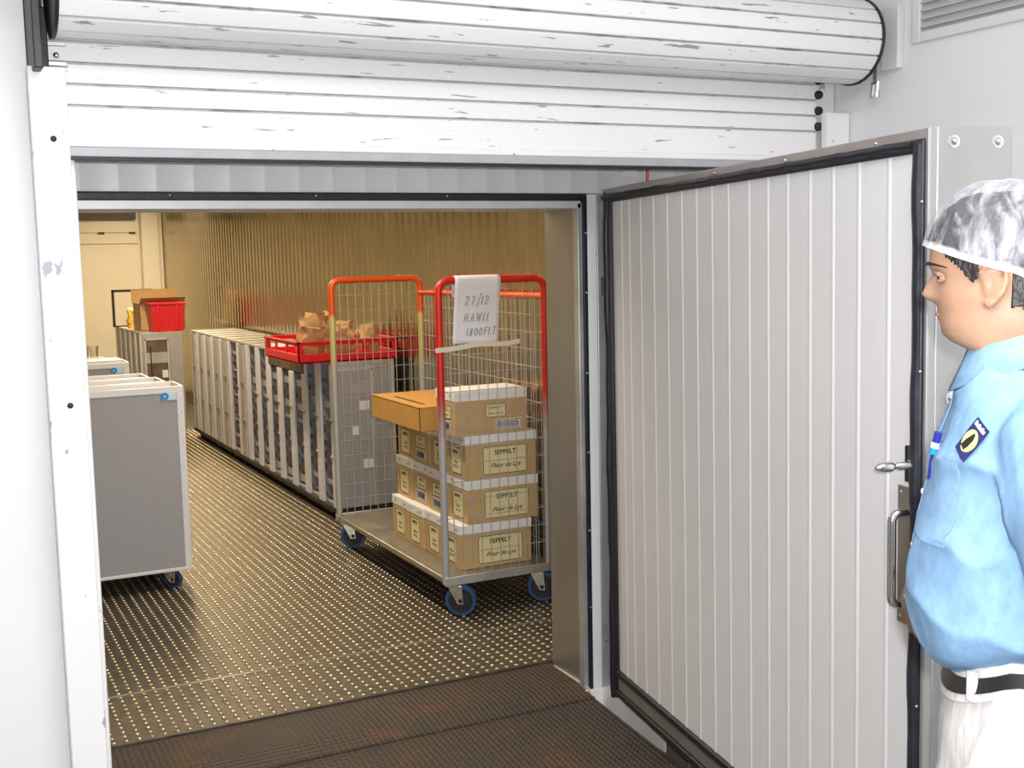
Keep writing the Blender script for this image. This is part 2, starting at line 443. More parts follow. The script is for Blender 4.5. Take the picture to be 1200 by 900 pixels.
struct('rail', MB().box((-1.2, 14.975, 2.005), (2.44, 15.0, 2.14)), 'cream', wb, bevel=.004)
struct('corner_post', MB().box((2.47, 14.90, 0), (2.69, 15.0, 2.55)), 'cream', wb, bevel=.02)
struct('track', MB().box((-1.2, 14.88, 2.16), (2.42, 15.0, 2.25)), 'track', wb)
for x in (2.02, 2.38): struct('fixing', MB().box((x - .035, 14.95, 1.985), (x + .035, 14.99, 2.01)), 'black', wb)
ci = struct('ceiling', MB().box((-1.7, YI, 2.5), (2.9, 15.1, 2.58)), 'cream'); ci['label'] = 'ceiling of the cold room'

# front wall of the cold room: white ribbed panels above and beside the doorway
def ribbed(x0, x1, z0, z1, yf, yb, pitch, off=0, w=.008, d=.0016):
    pr = [(x0, yf)]; x = x0 + off
    while x < x1 - w * 2:
        if x > x0 + w: pr += [(x - w, yf), (x - w * .4, yf - d), (x + w * .4, yf - d), (x + w, yf)]
        x += pitch
    pr += [(x1, yf), (x1, yb), (x0, yb)]
    mb = MB(); n = len(pr)
    mb.add([(a, b, z0) for a, b in pr] + [(a, b, z1) for a, b in pr],
           [tuple(range(n)), tuple(range(2 * n - 1, n - 1, -1))] + [(i, (i + 1) % n, n + (i + 1) % n, n + i) for i in range(n)])
    return mb
wf = struct('wall_front', ribbed(-1.6, XR, 1.865, 3.0, YW, YI, .1135, .015), 'white_panel')
wf['label'] = 'white ribbed panels of the cold room above the doorway'
struct('side_panel', ribbed(2.275, XR, ZF, 1.864, YW, YI, .1135, .1), 'white_panel', wf)
struct('side_panel', ribbed(-1.6, .24, ZF, 1.864, YW, YI, .1135, .1), 'white_panel', wf)
# door frame
fr = struct('trim_2', MB().box((XO - .004, YW + .03, -.02), (XO + .04, YI + .01, ZT + .03)), 'jamb', bevel=.002)
fr['label'] = 'metal jamb lining the right side of the cold room doorway'
struct('edge_strip', MB().box((XO - .016, YW - .006, -.03), (XO + .004, YW + .03, ZT + .02)), 'galv', fr, bevel=.002)
struct('edge_strip', MB().box((.20, YW - .006, ZT), (XO, YI + .01, ZT + .028)), 'galv_pale', fr, bevel=.002)
struct('gasket', MB().box((XO + .004, YW - .012, -.03), (XO + .022, YW + .02, 1.862)).box((.20, YW - .012, ZT + .028), (XO + .004, YW + .02, 1.862)), 'rubber', fr, bevel=.003)
struct('facing', MB().box((XO + .022, YW - .008, -.03), (XO + .062, YW + .02, 1.862)), 'post_white', fr, bevel=.002)
hs = struct('hinge_strip', MB().box((XO + .062, YW - .014, -.03), (XO + .125, YW + .02, 1.862)), 'galv', fr, bevel=.002)
struct('bolt_head', MB().ball((XO + .082, YW - .015, .16), (.008, .004, .008)), 'steel', fr)
struct('hinge_block', MB().box((XO + .075, YW - .075, 1.49), (XO + .115, YW - .012, 1.555)), 'rubber', fr, bevel=.003)
for x in (.72, 1.19, 1.66): struct('rivet', MB().ball((x, YW - .013, ZT + .043), (.004, .003, .004)), 'chrome', fr)
for z in (.3, .6, .9, 1.2, 1.5, 1.72): struct('rivet', MB().ball((XO + .013, YW - .013, z), (.004, .003, .004)), 'chrome', fr)

# painted kerb in front of the wall, its lower step
kb = struct('trim_3', MB().box((2.255, 3.34, ZF - .01), (XR - .005, YW - .016, -.02)).box((XO - .02, 3.765, ZF - .01), (2.30, YW - .016, -.02)), 'concrete', bevel=.004)
kb['label'] = 'pale painted kerb at the foot of the door'
struct('step', MB().box((2.255, 3.20, ZF - .01), (XR - .005, 3.338, -.075)), 'grey_floor', kb, bevel=.004)

# outer room
wl = struct('wall_left', MB().box((-1.7, 3.345, ZF), (.292, 3.50, 3.0)), 'white_wall'); wl['label'] = 'white wall left of the roller shutter'
wr = struct('wall_right', MB().box((XR, -3.0, ZF), (XR + .1, YI, 3.0)), 'white_wall'); wr['label'] = 'white side wall with the air vent'
wu = struct('wall_front', MB().box((.292, 3.36, 2.36), (XR, 3.50, 3.0)), 'white_wall'); wu['label'] = 'white wall above the roller shutter'
co = struct('ceiling', MB().box((-1.7, -3.0, 3.0), (XR + .1, YI, 3.08)), 'white_wall'); co['label'] = 'white ceiling outside the cold room'
struct('wall_back', MB().box((-1.7, -3.1, ZF), (XR + .1, -3.0, 3.0)), 'white_wall')['label'] = 'white wall behind the viewer'

# ---------------------------------------------------------------- roller shutter
YS = 3.30
sh = thing('roller_shutter', 'white slatted roller shutter with chipped paint, half rolled up above the doorway', 'shutter', (0, YS, 0))
def curtain():
    x0, x1 = .335, 2.885
    prof = [(0.0, 1.972)]; jt = [0]
    z = 2.058
    while z < 2.36:
        for dz, dy, j in ((-.0045, 0, 0), (-.003, .002, 1), (-.0012, .009, 1), (.0012, .009, 1), (.003, .002, 1), (.0045, 0, 0)):
            prof.append((dy, z + dz)); jt.append(j)
        z += .0545
    nx = 60; mb = MB(); at = []
    for i in range(nx + 1):
        x = x0 + (x1 - x0) * i / nx
        for (dy, zz), j in zip(prof, jt):
            mb.v.append((x, dy, zz)); at.append(j)
    n = len(prof)
    for i in range(nx):
        for k in range(n - 1):
            mb.f.append((i * n + k, (i + 1) * n + k, (i + 1) * n + k + 1, i * n + k + 1))
    m0 = len(mb.v)
    # back side
    mb.add([(x0, .016, 1.972), (x1, .016, 1.972), (x1, .016, 2.36), (x0, .016, 2.36)], [(0, 1, 2, 3)]); at += [0] * 4
    mb.at['joint'] = at
    return mb
obj('curtain', curtain(), 'shutter', sh, smooth=False)
bot = MB().box((.335, -.004, 1.952), (2.89, .02, 1.972)); obj('bottom_rail', bot, 'post_white', sh, bevel=.003)
obj('bottom_flange', MB().box((.342, -.012, 1.926), (2.885, .03, 1.952)), 'flange', sh, bevel=.003)
obj('seal', MB().box((.342, -.004, 1.918), (2.885, .02, 1.927)), 'black', sh)
# coil of slats
RC, CY, CZ = .139, -.148, 2.345
def coil():
    n = 16; prof = []; jt = []
    for i in range(n):
        a0 = 2 * math.pi * i / n + .1; a1 = 2 * math.pi * (i + 1) / n + .1
        p0 = (RC * math.cos(a0), RC * math.sin(a0)); p1 = (RC * math.cos(a1), RC * math.sin(a1))
        for t, d, j in ((0, -.008, 1), (.05, 0, 1), (.12, .002, 0), (.5, .003, 0), (.88, .002, 0), (.95, 0, 1)):
            x = p0[0] + (p1[0] - p0[0]) * t; y_ = p0[1] + (p1[1] - p0[1]) * t; l = math.hypot(x, y_); s = (l + d) / l
            prof.append((x * s, y_ * s)); jt.append(j)
    mb = MB(); at = []; xs = [.345 + (2.915 - .345) * i / 60 for i in range(61)]
    rings = [[(x, CY + a, CZ + b) for a, b in prof] for x in xs]
    mb.loft(rings); mb.at['joint'] = jt * len(xs)
    return mb
cl = obj('coil', coil(), 'shutter', sh, angle=25)
# dark end rings and the slat end locks
obj('end_ring', MB().lathe([(RC + .004, 0), (RC + .006, .002), (RC + .006, .010), (RC - .02, .012)], (2.914, CY, CZ), 'x', 32), 'black', sh)
obj('end_ring', MB().lathe([(RC - .01, -.012), (RC + .006, -.010), (RC + .006, -.002), (RC + .004, 0)], (.346, CY, CZ), 'x', 32), 'black', sh)
obj('shaft', MB().tube([(.25, CY, CZ), (2.985, CY, CZ)], .03, 14), 'galv', sh)
obj('bracket', MB().box((.294, -.13, 2.13), (.316, .035, 2.60)), 'bracket', sh, bevel=.004)
obj('bracket', MB().box((.318, -.02, 2.14), (.340, .035, 2.30)), 'black', sh, bevel=.003)
for z in (2.155, 2.205, 2.255): obj('end_lock', MB().box((.322, -.012, z), (.385, .0, z + .012)), 'galv', sh, bevel=.002)
obj('bolt', MB().ball((.36, -.006, 2.183), (.008, .006, .008)), 'steel', sh)
for k, z in enumerate((2.075, 2.13, 2.185, 2.235)): obj('end_lock', MB().lathe([(.006, -.016), (.014, -.012), (.016, 0)], (2.893, 0, z), 'y', 12), 'black', sh)
obj('wall_plate', MB().box((2.972, -.300, 2.24), (2.999, -.222, 2.445)), 'white_panel', sh, bevel=.004)
# guide posts
g = obj('guide_rail', MB().box((.283, -.062, ZF), (.374, -.022, 2.145)), 'post_white', sh, bevel=.003)
obj('guide_back', MB().box((.295, .03, ZF), (.395, .14, 1.972)), 'post_white', sh, bevel=.004)
for z in (1.965, 1.28): obj('screw', MB().ball((.335, -.062, z), (.008, .004, .008), 10, 6), 'black', sh)
obj('guide_rail', MB().box((2.893, -.05, ZF), (2.995, -.018, 2.12)), 'post_white', sh, bevel=.003)
obj('guide_back', MB().box((2.91, .03, ZF), (2.995, .14, 2.32)), 'post_white', sh, bevel=.003)
# hasp hanging from the coil end
HX_, HY_ = 2.955, -.215
hp = MB().box((HX_ - .0015, HY_ - .009, 2.205), (HX_ + .0015, HY_ + .009, 2.31)); obj('hasp_strap', hp, 'galv', sh)
loop = [(HX_ - .004, HY_ - .015, 2.200), (HX_ + .004, HY_ + .015, 2.200), (HX_ + .006, HY_ + .020, 2.155), (HX_ - .006, HY_ - .020, 2.155)]
obj('hasp_loop', MB().tube(loop, .007, 8, closed=True), 'chrome', sh)

# air vent in the side wall
av = thing('air_vent', 'white framed louvred air vent high on the right side wall', 'vent', (XR, 2.64, 2.31))
fr_ = MB().box((-.014, .28, 0), (.0, .315, .36)).box((-.014, -.315, 0), (0, -.28, .36)).box((-.014, -.28, 0), (0, .28, .034)).box((-.014, -.28, .326), (0, .28, .36))
obj('frame', fr_, 'white_panel', av, bevel=.003)
obj('duct', MB().box((-.004, -.28, .034), (-.001, .28, .326)), 'grey_mid', av)
for k in range(11):
    z = .045 + k * .026
    obj('slat', MB().add([(-.003, -.28, z + .014), (-.003, .28, z + .014), (-.013, .28, z), (-.013, -.28, z), (-.003, -.28, z + .017), (-.003, .28, z + .017), (-.013, .28, z + .003), (-.013, -.28, z + .003)],
        [(0, 1, 2, 3), (7, 6, 5, 4), (0, 4, 5, 1), (1, 5, 6, 2), (2, 6, 7, 3), (3, 7, 4, 0)]), 'slat_grey', av)

# small switch with a red cable above the doorway
sw = thing('door_switch', 'small grey door switch with a red cable above the hinge side of the doorway', 'switch', (2.42, YW - .004, 1.955))
obj('body', MB().box((-.03, -.05, .0), (.03, 0, .06)), 'grey_mid', sw, bevel=.006)
obj('plate', MB().box((-.045, -.006, -.03), (.03, 0, .0)), 'box_white', sw, bevel=.002)
obj('lens', MB().ball((-.02, -.05, .03), .012), 'black', sw)
obj('cable', MB().tube([(.03, -.03, .04), (.045, -.035, .03), (.05, -.035, -.01), (.052, -.03, -.06), (.055, -.02, -.12)], .006, 8), 'red_wire', sw)

# ramp plate
rp = thing('ramp', 'rusty brown tread plate ramp lying in front of the doorway', 'ramp', (0, 4.06, 0))
def ramp():
    mb = MB()
    sec = [(0.01, -.006), (-.235, -.012), (-.335, -.03), (-.35, -.034), (-.85, -.075), (-1.35, ZF + .006), (-1.35, ZF), (0.01, -.05)]
    mb.loft([[(x, y_, z) for y_, z in sec] for x in (.43, XO - .012)])
    return mb
rq = obj('plate', ramp(), 'rust', rp, angle=20)
obj('weld_bead', MB().tube([(.43, -.342, -.032), (.8, -.343, -.031), (1.2, -.341, -.031), (XO - .012, -.342, -.032)], .006, 6), 'rust', rp)
obj('edge_bar', MB().box((XO - .012, -.30, -.045), (XO - .004, -.01, -.010)), 'galv_pale', rp)

# ---------------------------------------------------------------- the cold room door, swung open
dr_ = link('door_1', None, None, (2.24, 3.68, 0)); dr_['kind'] = 'structure'
dr_['label'] = 'thick white ribbed cold room door standing open, black rubber gasket round its edge'
# local: +x along the leaf away from the hinge, +y towards the opening (inner face), z up
dx = Vector((-math.sin(R(10)), -math.cos(R(10)), 0)); dn = Vector((-math.cos(R(10)), math.sin(R(10)), 0))
tilt = R(.62)
mt = Matrix((dx, dn, (0, 0, 1))).transposed().to_4x4() @ Matrix.Rotation(-tilt, 4, 'Y')
# dx x dn = -z, so mirror y to keep a right-handed frame: rotate about z and use -y for the inner face
ang = math.atan2(dx.y, dx.x)
dr_.rotation_mode = 'XYZ'
dr_.matrix_world = Matrix.Translation((2.24, 3.68, 0)) @ Matrix.Rotation(ang, 4, 'Z') @ Matrix.Rotation(-tilt, 4, 'Y')
W = 1.893
def dloc(t, out, z): return (t, -out, z)      # out = towards the inner (white) side
obj('leaf', MB().box(dloc(0, -.012, .035), dloc(W, -.205, 1.874)), 'galv', dr_, bevel=.004)
obj('top_edge', MB().box(dloc(0.0, -.012, 1.852), dloc(W, .002, 1.874)), 'brown_steel', dr_, bevel=.002)
obj('end_edge', MB().box(dloc(W - .010, -.012, .04), dloc(W + .001, .006, 1.874)), 'cap_steel', dr_, bevel=.002)
obj('end_cap', MB().box(dloc(W, -.204, .04), dloc(W + .003, .004, 1.876)), 'cap_steel', dr_, bevel=.001)
obj('end_cap_lip', MB().box(dloc(W + .003, -.016, .04), dloc(W + .0045, -.014, 1.874)), 'chrome', dr_)
for z in (1.845, 1.30, .75, .2):
    for o_ in (-.055, -.165): obj('bolt_head', MB().ball(dloc(W + .003, o_, z), (.009, .009, .009), 14, 8).lathe([(.0135, -.0), (.0135, .0015), (.006, .0025)], dloc(W + .003, o_, z), 'x', 18), 'chrome', dr_)
def inner():
    pr = [(.09, 0.0)]
    for k, t in enumerate((.171, .242, .34, .448, .557, .666, .77, .873, .977, 1.099, 1.204, 1.307, 1.416, 1.521, 1.63, 1.748)):
        s = -1 if k == 9 else 1
        w = .006
        pr += [(t - w * 1.5, .0), (t - w * .5, .0024), (t + w * .5, .0024), (t + w * 1.5, 0)]
    pr += [(1.852, .0), (1.852, -.012), (.09, -.012)]
    mb = MB(); mb.loft([[dloc(a, b, z) for a, b in pr] for z in (.107, 1.826)])
    return mb
obj('inner_panel', inner(), 'door_panel', dr_, smooth=False)
# gasket: hinge side (thick), top, free side, bottom double sweep
gk = MB()
gk.box(dloc(.055, -.012, .02), dloc(.092, .014, 1.852)).box(dloc(1.850, -.012, .06), dloc(W - .010, .014, 1.85)).box(dloc(.05, -.012, 1.824), dloc(W - .01, .012, 1.852))
gk.box(dloc(.05, -.012, .085), dloc(W - .01, .014, .109))
obj('gasket', gk, 'rubber', dr_, bevel=.005)
def wob(t): return .002 * math.sin(t * 9) + .0015 * math.sin(t * 23)
obj('gasket_bulb', MB().tube([dloc(.052, .004 + wob(z), z) for z in [-.005 + i * .0466 for i in range(41)]], .017, 8), 'rubber', dr_)
obj('gasket_bulb', MB().tube([dloc(.03 + i * .0465, .012 + wob(i), 1.842 + wob(i * 1.7) * .6) for i in range(40)], .010, 8), 'rubber', dr_)
obj('gasket_bulb', MB().tube([dloc(1.868, .010 + wob(z * 1.3), z) for z in [.07 + i * .0443 for i in range(41)]], .013, 8), 'rubber', dr_)
obj('sweep_strip', MB().box(dloc(.08, -.012, .035), dloc(W - .01, .006, .085)), 'sweep', dr_, bevel=.002)
obj('sweep_seal', MB().box(dloc(.08, -.016, .010), dloc(W - .01, .016, .034)), 'rubber', dr_, bevel=.005)
for z in (1.72, 1.36, 1.05, .9, .62, .36): obj('rivet', MB().ball(dloc(1.884, .0145, z), (.004, .003, .004), 8, 6), 'chrome', dr_)
for t in (.5, .9, 1.3, 1.7): obj('rivet', MB().ball(dloc(t, .003, 1.86), (.004, .003, .004), 8, 6), 'chrome', dr_)
# pull handle on its plate
hd = obj('handle_plate', MB().box(dloc(1.795, 0, .788), dloc(1.875, .004, 1.10)), 'brown_steel', dr_, bevel=.001)
path = [dloc(1.835, .004, 1.045), dloc(1.835, .028, 1.045)] + [dloc(1.835, .028 + .018 * math.sin(a), 1.045 - .018 + .018 * math.cos(a)) for a in (R(22 * i) for i in range(1, 5))] + \
       [dloc(1.835, .046, 1.02), dloc(1.835, .046, .86)] + [dloc(1.835, .028 + .018 * math.cos(a), .857 - .018 * math.sin(a)) for a in (R(22 * i) for i in range(0, 5))] + [dloc(1.835, .004, .839)]
obj('handle_grip', MB().tube(path, .0095, 12), 'steel', hd)
for z in (1.085, .803): obj('screw', MB().ball(dloc(1.806, .004, z), (.004, .002, .004), 8, 6), 'chrome', hd)
# inside release knob
kn = obj('release_knob', MB().lathe([(r_, -h_) for r_, h_ in [(.012, 0), (.012, .016), (.009, .018), (.009, .044), (.0065, .048), (.0055, .052), (.009, .058), (.011, .064), (.011, .084), (.008, .094), (.003, .100)]], dloc(1.862, .006, 1.155), 'y', 16), 'steel', dr_)
obj('knob_plate', MB().box(dloc(1.838, .0, 1.115), dloc(1.852, .018, 1.195)), 'black', dr_, bevel=.002)
# ================================================================ CASTORS
def castor(parent, x, y, ztop, r, w, steer, tyre='tyre_blue', full=True):
    """A swivel castor under (x, y): fork is the part, wheel and hub its sub-parts."""
    m = Matrix.Translation((x, y, 0)) @ Matrix.Rotation(steer, 4, 'Z')
    off = r * .38                                         # trail behind the swivel
    f = MB()
    f.lathe([(.028, ztop - .014), (.030, ztop - .004), (.030, ztop)], (0, 0, 0), 'z', 16)
    for s in (-1, 1):
        yy = s * (w / 2 + .006)
        poly = [(-.030, ztop - .012), (.036, ztop - .012), (off + .015, r - .016), (off - .013, r - .016)]
        f.prism(poly, lambda u, v, d, yy=yy: (u, yy + d, v), -.0022, .0022)
    f.box((-.028, -w / 2 - .008, ztop - .016), (.034, w / 2 + .008, ztop - .010))
    fo_ = obj('castor_fork', f.xf(m), 'chrome', parent, bevel=.001)
    wh = MB().lathe([(r * .78, -w / 2), (r * .95, -w / 2), (r, -w * .3), (r, w * .3), (r * .95, w / 2), (r * .78, w / 2), (r * .78, -w / 2)], (off, 0, r), 'y', 28, False)
    obj('wheel', wh.xf(m), tyre, fo_)
    hb = MB().lathe([(r * .14, -w / 2 - .010), (r * .14, -w * .52), (r * .60, -w * .47), (r * .79, -w * .505), (r * .79, w * .505), (r * .60, w * .47), (r * .14, w * .52), (r * .14, w / 2 + .010)], (off, 0, r), 'y', 20)
    obj('hub', hb.xf(m), 'black', fo_)
    return fo_

# ================================================================ CAGE TROLLEY
cg = thing('cage_trolley', 'tall wire mesh roll cage trolley with red tube tops, loaded with wine cartons', 'trolley', (2.335, 4.83, 0))
HX, LY, DZ = .268, 1.52, .184
dk = MB().box((-HX - .012, -.02, DZ - .028), (HX + .012, LY + .02, DZ))
obj('platform', dk, 'deck', cg, bevel=.006)
for y in (-.026, LY + .018): obj('platform_rim', MB().box((-HX - .016, y, DZ - .036), (HX + .016, y + .008, DZ + .004)), 'galv', cg, bevel=.002)
def end_frame(y, ztop, m):
    f = lambda u, v: (u, y, v)
    rc = .05
    pts = [f(-HX, DZ - .03)] + [f(-HX, DZ + (ztop - rc - DZ) * i / 12) for i in range(1, 13)]
    pts += arc((-HX + rc, ztop - rc), rc, math.pi, math.pi / 2, 6, f)[1:]
    pts += arc((HX - rc, ztop - rc), rc, math.pi / 2, 0, 6, f)
    pts += [f(HX, ztop - rc - (ztop - rc - DZ) * i / 12) for i in range(1, 13)] + [f(HX, DZ - .03)]
    o = obj('end_frame', MB().tube(pts, .0175, 12), m, cg)
    mb = MB(); x = -HX + .047
    while x < HX - .02:
        mb.tube([(x, y, DZ + .0), (x, y, ztop - .018)], .0021, 6); x += .047
    z = ztop - .085
    while z > DZ + .03:
        mb.tube([(-HX, y - .003, z), (HX, y - .003, z)], .0021, 6); z -= .083
    obj('mesh_panel', mb, 'wire', cg)
    return o
end_frame(0, 1.535, 'cage_near'); end_frame(LY, 1.522, 'cage_far')
rail = obj('top_rail', MB().tube([(HX, 0.0, 1.452), (HX, LY, 1.438)], .016, 12), 'cage_far', cg)
mb = MB(); y = .05
while y < LY - .02:
    mb.tube([(HX, y, DZ), (HX, y, 1.44)], .0021, 6); y += .05
z = 1.36
while z > DZ + .03:
    mb.tube([(HX - .004, 0, z), (HX - .004, LY, z)], .0021, 6); z -= .083
obj('mesh_panel', mb, 'wire_grey', cg)
for (x, y, st) in ((-HX + .045, .005, R(-35)), (HX - .06, .015, R(-35)), (-HX + .03, LY - .05, R(-20)), (HX - .06, LY - .06, R(-30))):
    castor(cg, x, y, DZ - .03, .073, .034, st)

# sheet of paper hung over the near end frame, hand lettering
STROKES = {'2': [[(0, .8), (.15, 1), (.45, 1), (.55, .75), (.3, .4), (0, 0), (.6, .02)]], '7': [[(0, 1), (.5, 1), (.35, .5), (.2, 0)]], '/': [[(.5, 1.35), (0, -.3)]],
    '1': [[(.2, 1), (.15, 0)]], 'H': [[(.1, 1), (0, 0)], [(.55, 1), (.45, 0)], [(0, .45), (.55, .5)]], 'A': [[(0, 0), (.35, 1), (.55, 0)], [(.1, .4), (.5, .42)]],
    'W': [[(0, 1), (.1, 0), (.32, .8), (.45, 0), (.7, 1)]], 'I': [[(.15, 1), (.1, 0)]], '8': [[(.45, .85), (.25, 1), (.08, .8), (.4, .35), (.3, 0), (.05, .1), (.1, .35), (.42, .75), (.45, .85)]],
    '0': [[(.3, 1), (.05, .7), (.05, .2), (.25, 0), (.5, .3), (.5, .8), (.3, 1)]], 'F': [[(.1, 1), (0, 0)], [(.1, 1), (.55, 1)], [(.05, .5), (.4, .52)]], 'L': [[(.1, 1), (.05, 0), (.4, .03)]],
    'T': [[(0, 1), (.65, 1.02)], [(.35, 1), (.25, 0)]], ' ': []}
def hand(s, x, z, h, r, fn, adv=.72):
    mb = MB()
    for c in s:
        for st in STROKES[c]:
            mb.tube([fn(x + u * h * .75 + v * h * .12, z + v * h) for u, v in st], r, 5)
        x += h * (adv if c not in '1I/' else .5)
    return mb
ps = thing('paper_sheet', 'white sheet of paper with handwriting hung over the red bar of the roll cage', 'paper', (2.26, 4.83, 1.25))
def psurf(u, z, o=0):       # u across, z height above the sheet's lower edge, o outwards (towards the viewer)
    k = max(0, min(1, (.285 - z) / .285))
    return (u - .022 * k, -.0195 - .004 * math.sin(u * 26 + 1) * k - .006 * k * k - o - .002, z)
mb = MB(); rows = []
for i in range(15):
    z = .287 * i / 14
    rows.append([psurf(-.118 + .226 * j / 12, z + .004 * math.sin(j * .6), 0) for j in range(13)])
for t in range(1, 8):        # over the tube and down behind it
    a = math.pi * t / 7
    rows.append([(-.118 + .226 * j / 12, -.0205 * math.cos(a), .287 + .0205 * math.sin(a)) for j in range(13)])
rows.append([(-.118 + .226 * j / 12, .021, .21) for j in range(13)])
for row in rows: mb.v += row
for i in range(len(rows) - 1):
    for j in range(12): mb.f.append((i * 13 + j, i * 13 + j + 1, (i + 1) * 13 + j + 1, (i + 1) * 13 + j))
po = obj('sheet', mb, 'paper', ps, angle=80)
so = po.modifiers.new('thick', 'SOLIDIFY'); so.thickness = .0008; so.offset = 1
pf = lambda u, z: psurf(u, z, .0022)
obj('writing', hand('27/12', -.066, .176, .037, .0015, pf, .80), 'pencil', ps)
obj('writing', hand('HAWII', -.068, .100, .038, .0015, pf, .80), 'pencil', ps)
obj('writing', hand('1800', -.056, .036, .034, .0015, pf, .64), 'pencil', ps)
obj('writing', hand('FLT', .032, .038, .034, .0015, pf, .62), 'pencil', ps)
tp = thing('tape_strip', 'strip of cream masking tape across the roll cage under the paper sheet', 'tape', (2.24, 4.80, 1.235))
mb = MB(); n = 16
for i in range(n + 1):
    u = -.212 + .42 * i / n
    zc = -.006 + .022 * (i / n) ** .6 - .004 * math.sin(i * .6); yy = -.012 if u > -.14 else -.012 - .0
    d = .006 * math.sin(i / n * 3.1)
    mb.v += [(u, yy - d, zc - .011), (u, yy - d, zc + .011), (u, yy - d + .0012, zc + .011), (u, yy - d + .0012, zc - .011)]
for i in range(n):
    for k in range(4):
        a = i * 4 + k; b = i * 4 + (k + 1) % 4; mb.f.append((a, b, b + 4, a + 4))
mb.f += [(0, 1, 2, 3), (n * 4 + 3, n * 4 + 2, n * 4 + 1, n * 4)]
tag(obj('tape_strip.tmp', mb, 'tape'), tp['label'], 'tape')
to = bpy.data.objects['tape_strip.tmp']; to.location = tp.location
bpy.data.objects.remove(tp); to.name = 'tape_strip'

# ================================================================ WINE CARTONS
BX, BY, BZ = .370, .216, .209
def carton():
    b = thing('wine_carton', 'x', 'box', (0, 0, 0))
    obj('body', MB().box((0, 0, 0), (BX, BY, BZ - .004)), 'kraft', b, bevel=.002)
    obj('lid', MB().box((-.0025, -.0025, BZ - .046), (BX + .0025, BY + .0025, BZ)), 'box_white', b, bevel=.002)
    # faces: front (-y) long label, back (+y) small label and barcode, left (-x) tall label, right (+x) short label + barcode
    def plate(name, w, h, m, mtx, d=.0012, rad=.010, frame=True):
        p = MB().prism(rrect(w, h, rad), lambda u, v, e: (u, v, e), 0, d).xf(mtx)
        o = obj(name, p, m, b)
        if frame:
            out = [(u, v, d) for u, v in rrect(w - .005, h - .005, rad)]
            obj('border', MB().tube(out, .0019, 5, closed=True).xf(mtx), 'ink', o)
        return o
    def face(ax, u, v):
        if ax == 'front': return Matrix(((1, 0, 0, u), (0, 0, -1, 0), (0, 1, 0, v), (0, 0, 0, 1)))
        if ax == 'back': return Matrix(((-1, 0, 0, u), (0, 0, 1, BY), (0, 1, 0, v), (0, 0, 0, 1)))
        if ax == 'left': return Matrix(((0, 0, -1, 0), (-1, 0, 0, u), (0, 1, 0, v), (0, 0, 0, 1)))
        return Matrix(((0, 0, 1, BX), (1, 0, 0, u), (0, 1, 0, v), (0, 0, 0, 1)))
    T = lambda x, y, z=.0014: Matrix.Translation((x, y, z))
    m = face('front', .205, .083)
    l = plate('front_label', .236, .134, 'label_cream', m)
    text_mesh('lettering', 'SEPPELT', .030, 'ink', l, m @ T(0, .027), sx=1.05, bold=.0007)
    text_mesh('script', 'Fleur de Lys', .030, 'ink', l, m @ T(0, -.034), shear=.45, sx=1.05, bold=.0003)
    obj('emblem', MB().lathe([(.010, 0), (.010, .0004)], (0, .004, .0012), 'z', 14).xf(m), 'tape', l)
    m = face('left', BY / 2, .083)
    l = plate('end_label', .125, .128, 'label_cream', m)
    text_mesh('lettering', 'SEPPELT', .021, 'ink', l, m @ T(0, .032), sx=.95, bold=.0006)
    text_mesh('script', 'Fleur\nde Lys', .021, 'ink', l, m @ T(0, -.014), shear=.45)
    for ax, u, w in (('right', BY / 2, .13), ('back', BX * .44, .11)):
        m = face(ax, u, .110)
        l = plate('small_label', w, .066, 'label_cream', m)
        text_mesh('lettering', 'SEPPELT', .017, 'ink', l, m @ T(0, .008), sx=.95)
        text_mesh('script', 'Fleur de Lys', .015, 'ink', l, m @ T(0, -.018), shear=.45)
        m = face(ax, u if ax == 'right' else BX * .26, .044)
        w2 = .125 if ax == 'right' else .135
        l = plate('barcode_label', w2, .048, 'box_white', m, rad=.002, frame=False)
        bars = MB(); x = -w2 / 2 + .014; rnd = random.Random(5)
        while x < w2 / 2 - .016:
            ww = rnd.choice((.0012, .002, .003)); bars.box((x, -.014, .0012), (x + ww, .014, .0018)); x += ww + rnd.choice((.0012, .002, .0028))
        bars.box((-w2 / 2 + .004, -.020, .0012), (w2 / 2 - .004, -.017, .0018)).box((-w2 / 2 + .004, .017, .0012), (w2 / 2 - .004, .020, .0018))
        bars.box((-w2 / 2 + .004, -.020, .0012), (-w2 / 2 + .007, .020, .0018)).box((w2 / 2 - .007, -.020, .0012), (w2 / 2 - .004, .020, .0018))
        obj('bars', bars.xf(m), 'ink', l)
    rnd = random.Random(9)
    for u0 in (.045, .175):
        pr = MB(); pq = MB()
        for q in range(9):
            u = u0 + rnd.uniform(-.02, .02); v = BZ - .023 + rnd.uniform(-.008, .008)
            pr.box((-.0032, u - .004, v - .0015), (-.0024, u + .004, v + .0015)); pq.box((BX + .0024, u - .004, v - .0015), (BX + .0032, u + .004, v + .0015))
        obj('lid_print', pr, 'print_grey', b); obj('lid_print', pq, 'print_grey', b)
    return b
c0 = carton()
Z0 = DZ + .001
ORD = ['nearest', 'second', 'third', 'farthest']
LAY = [('bottom', 2.176, 4.900, [0, 0, 0, 0]), ('second', 2.211, 4.904, [0, 1, 1, 0]), ('third', 2.216, 4.902, [0, 0, 1, 0])]
n = 0
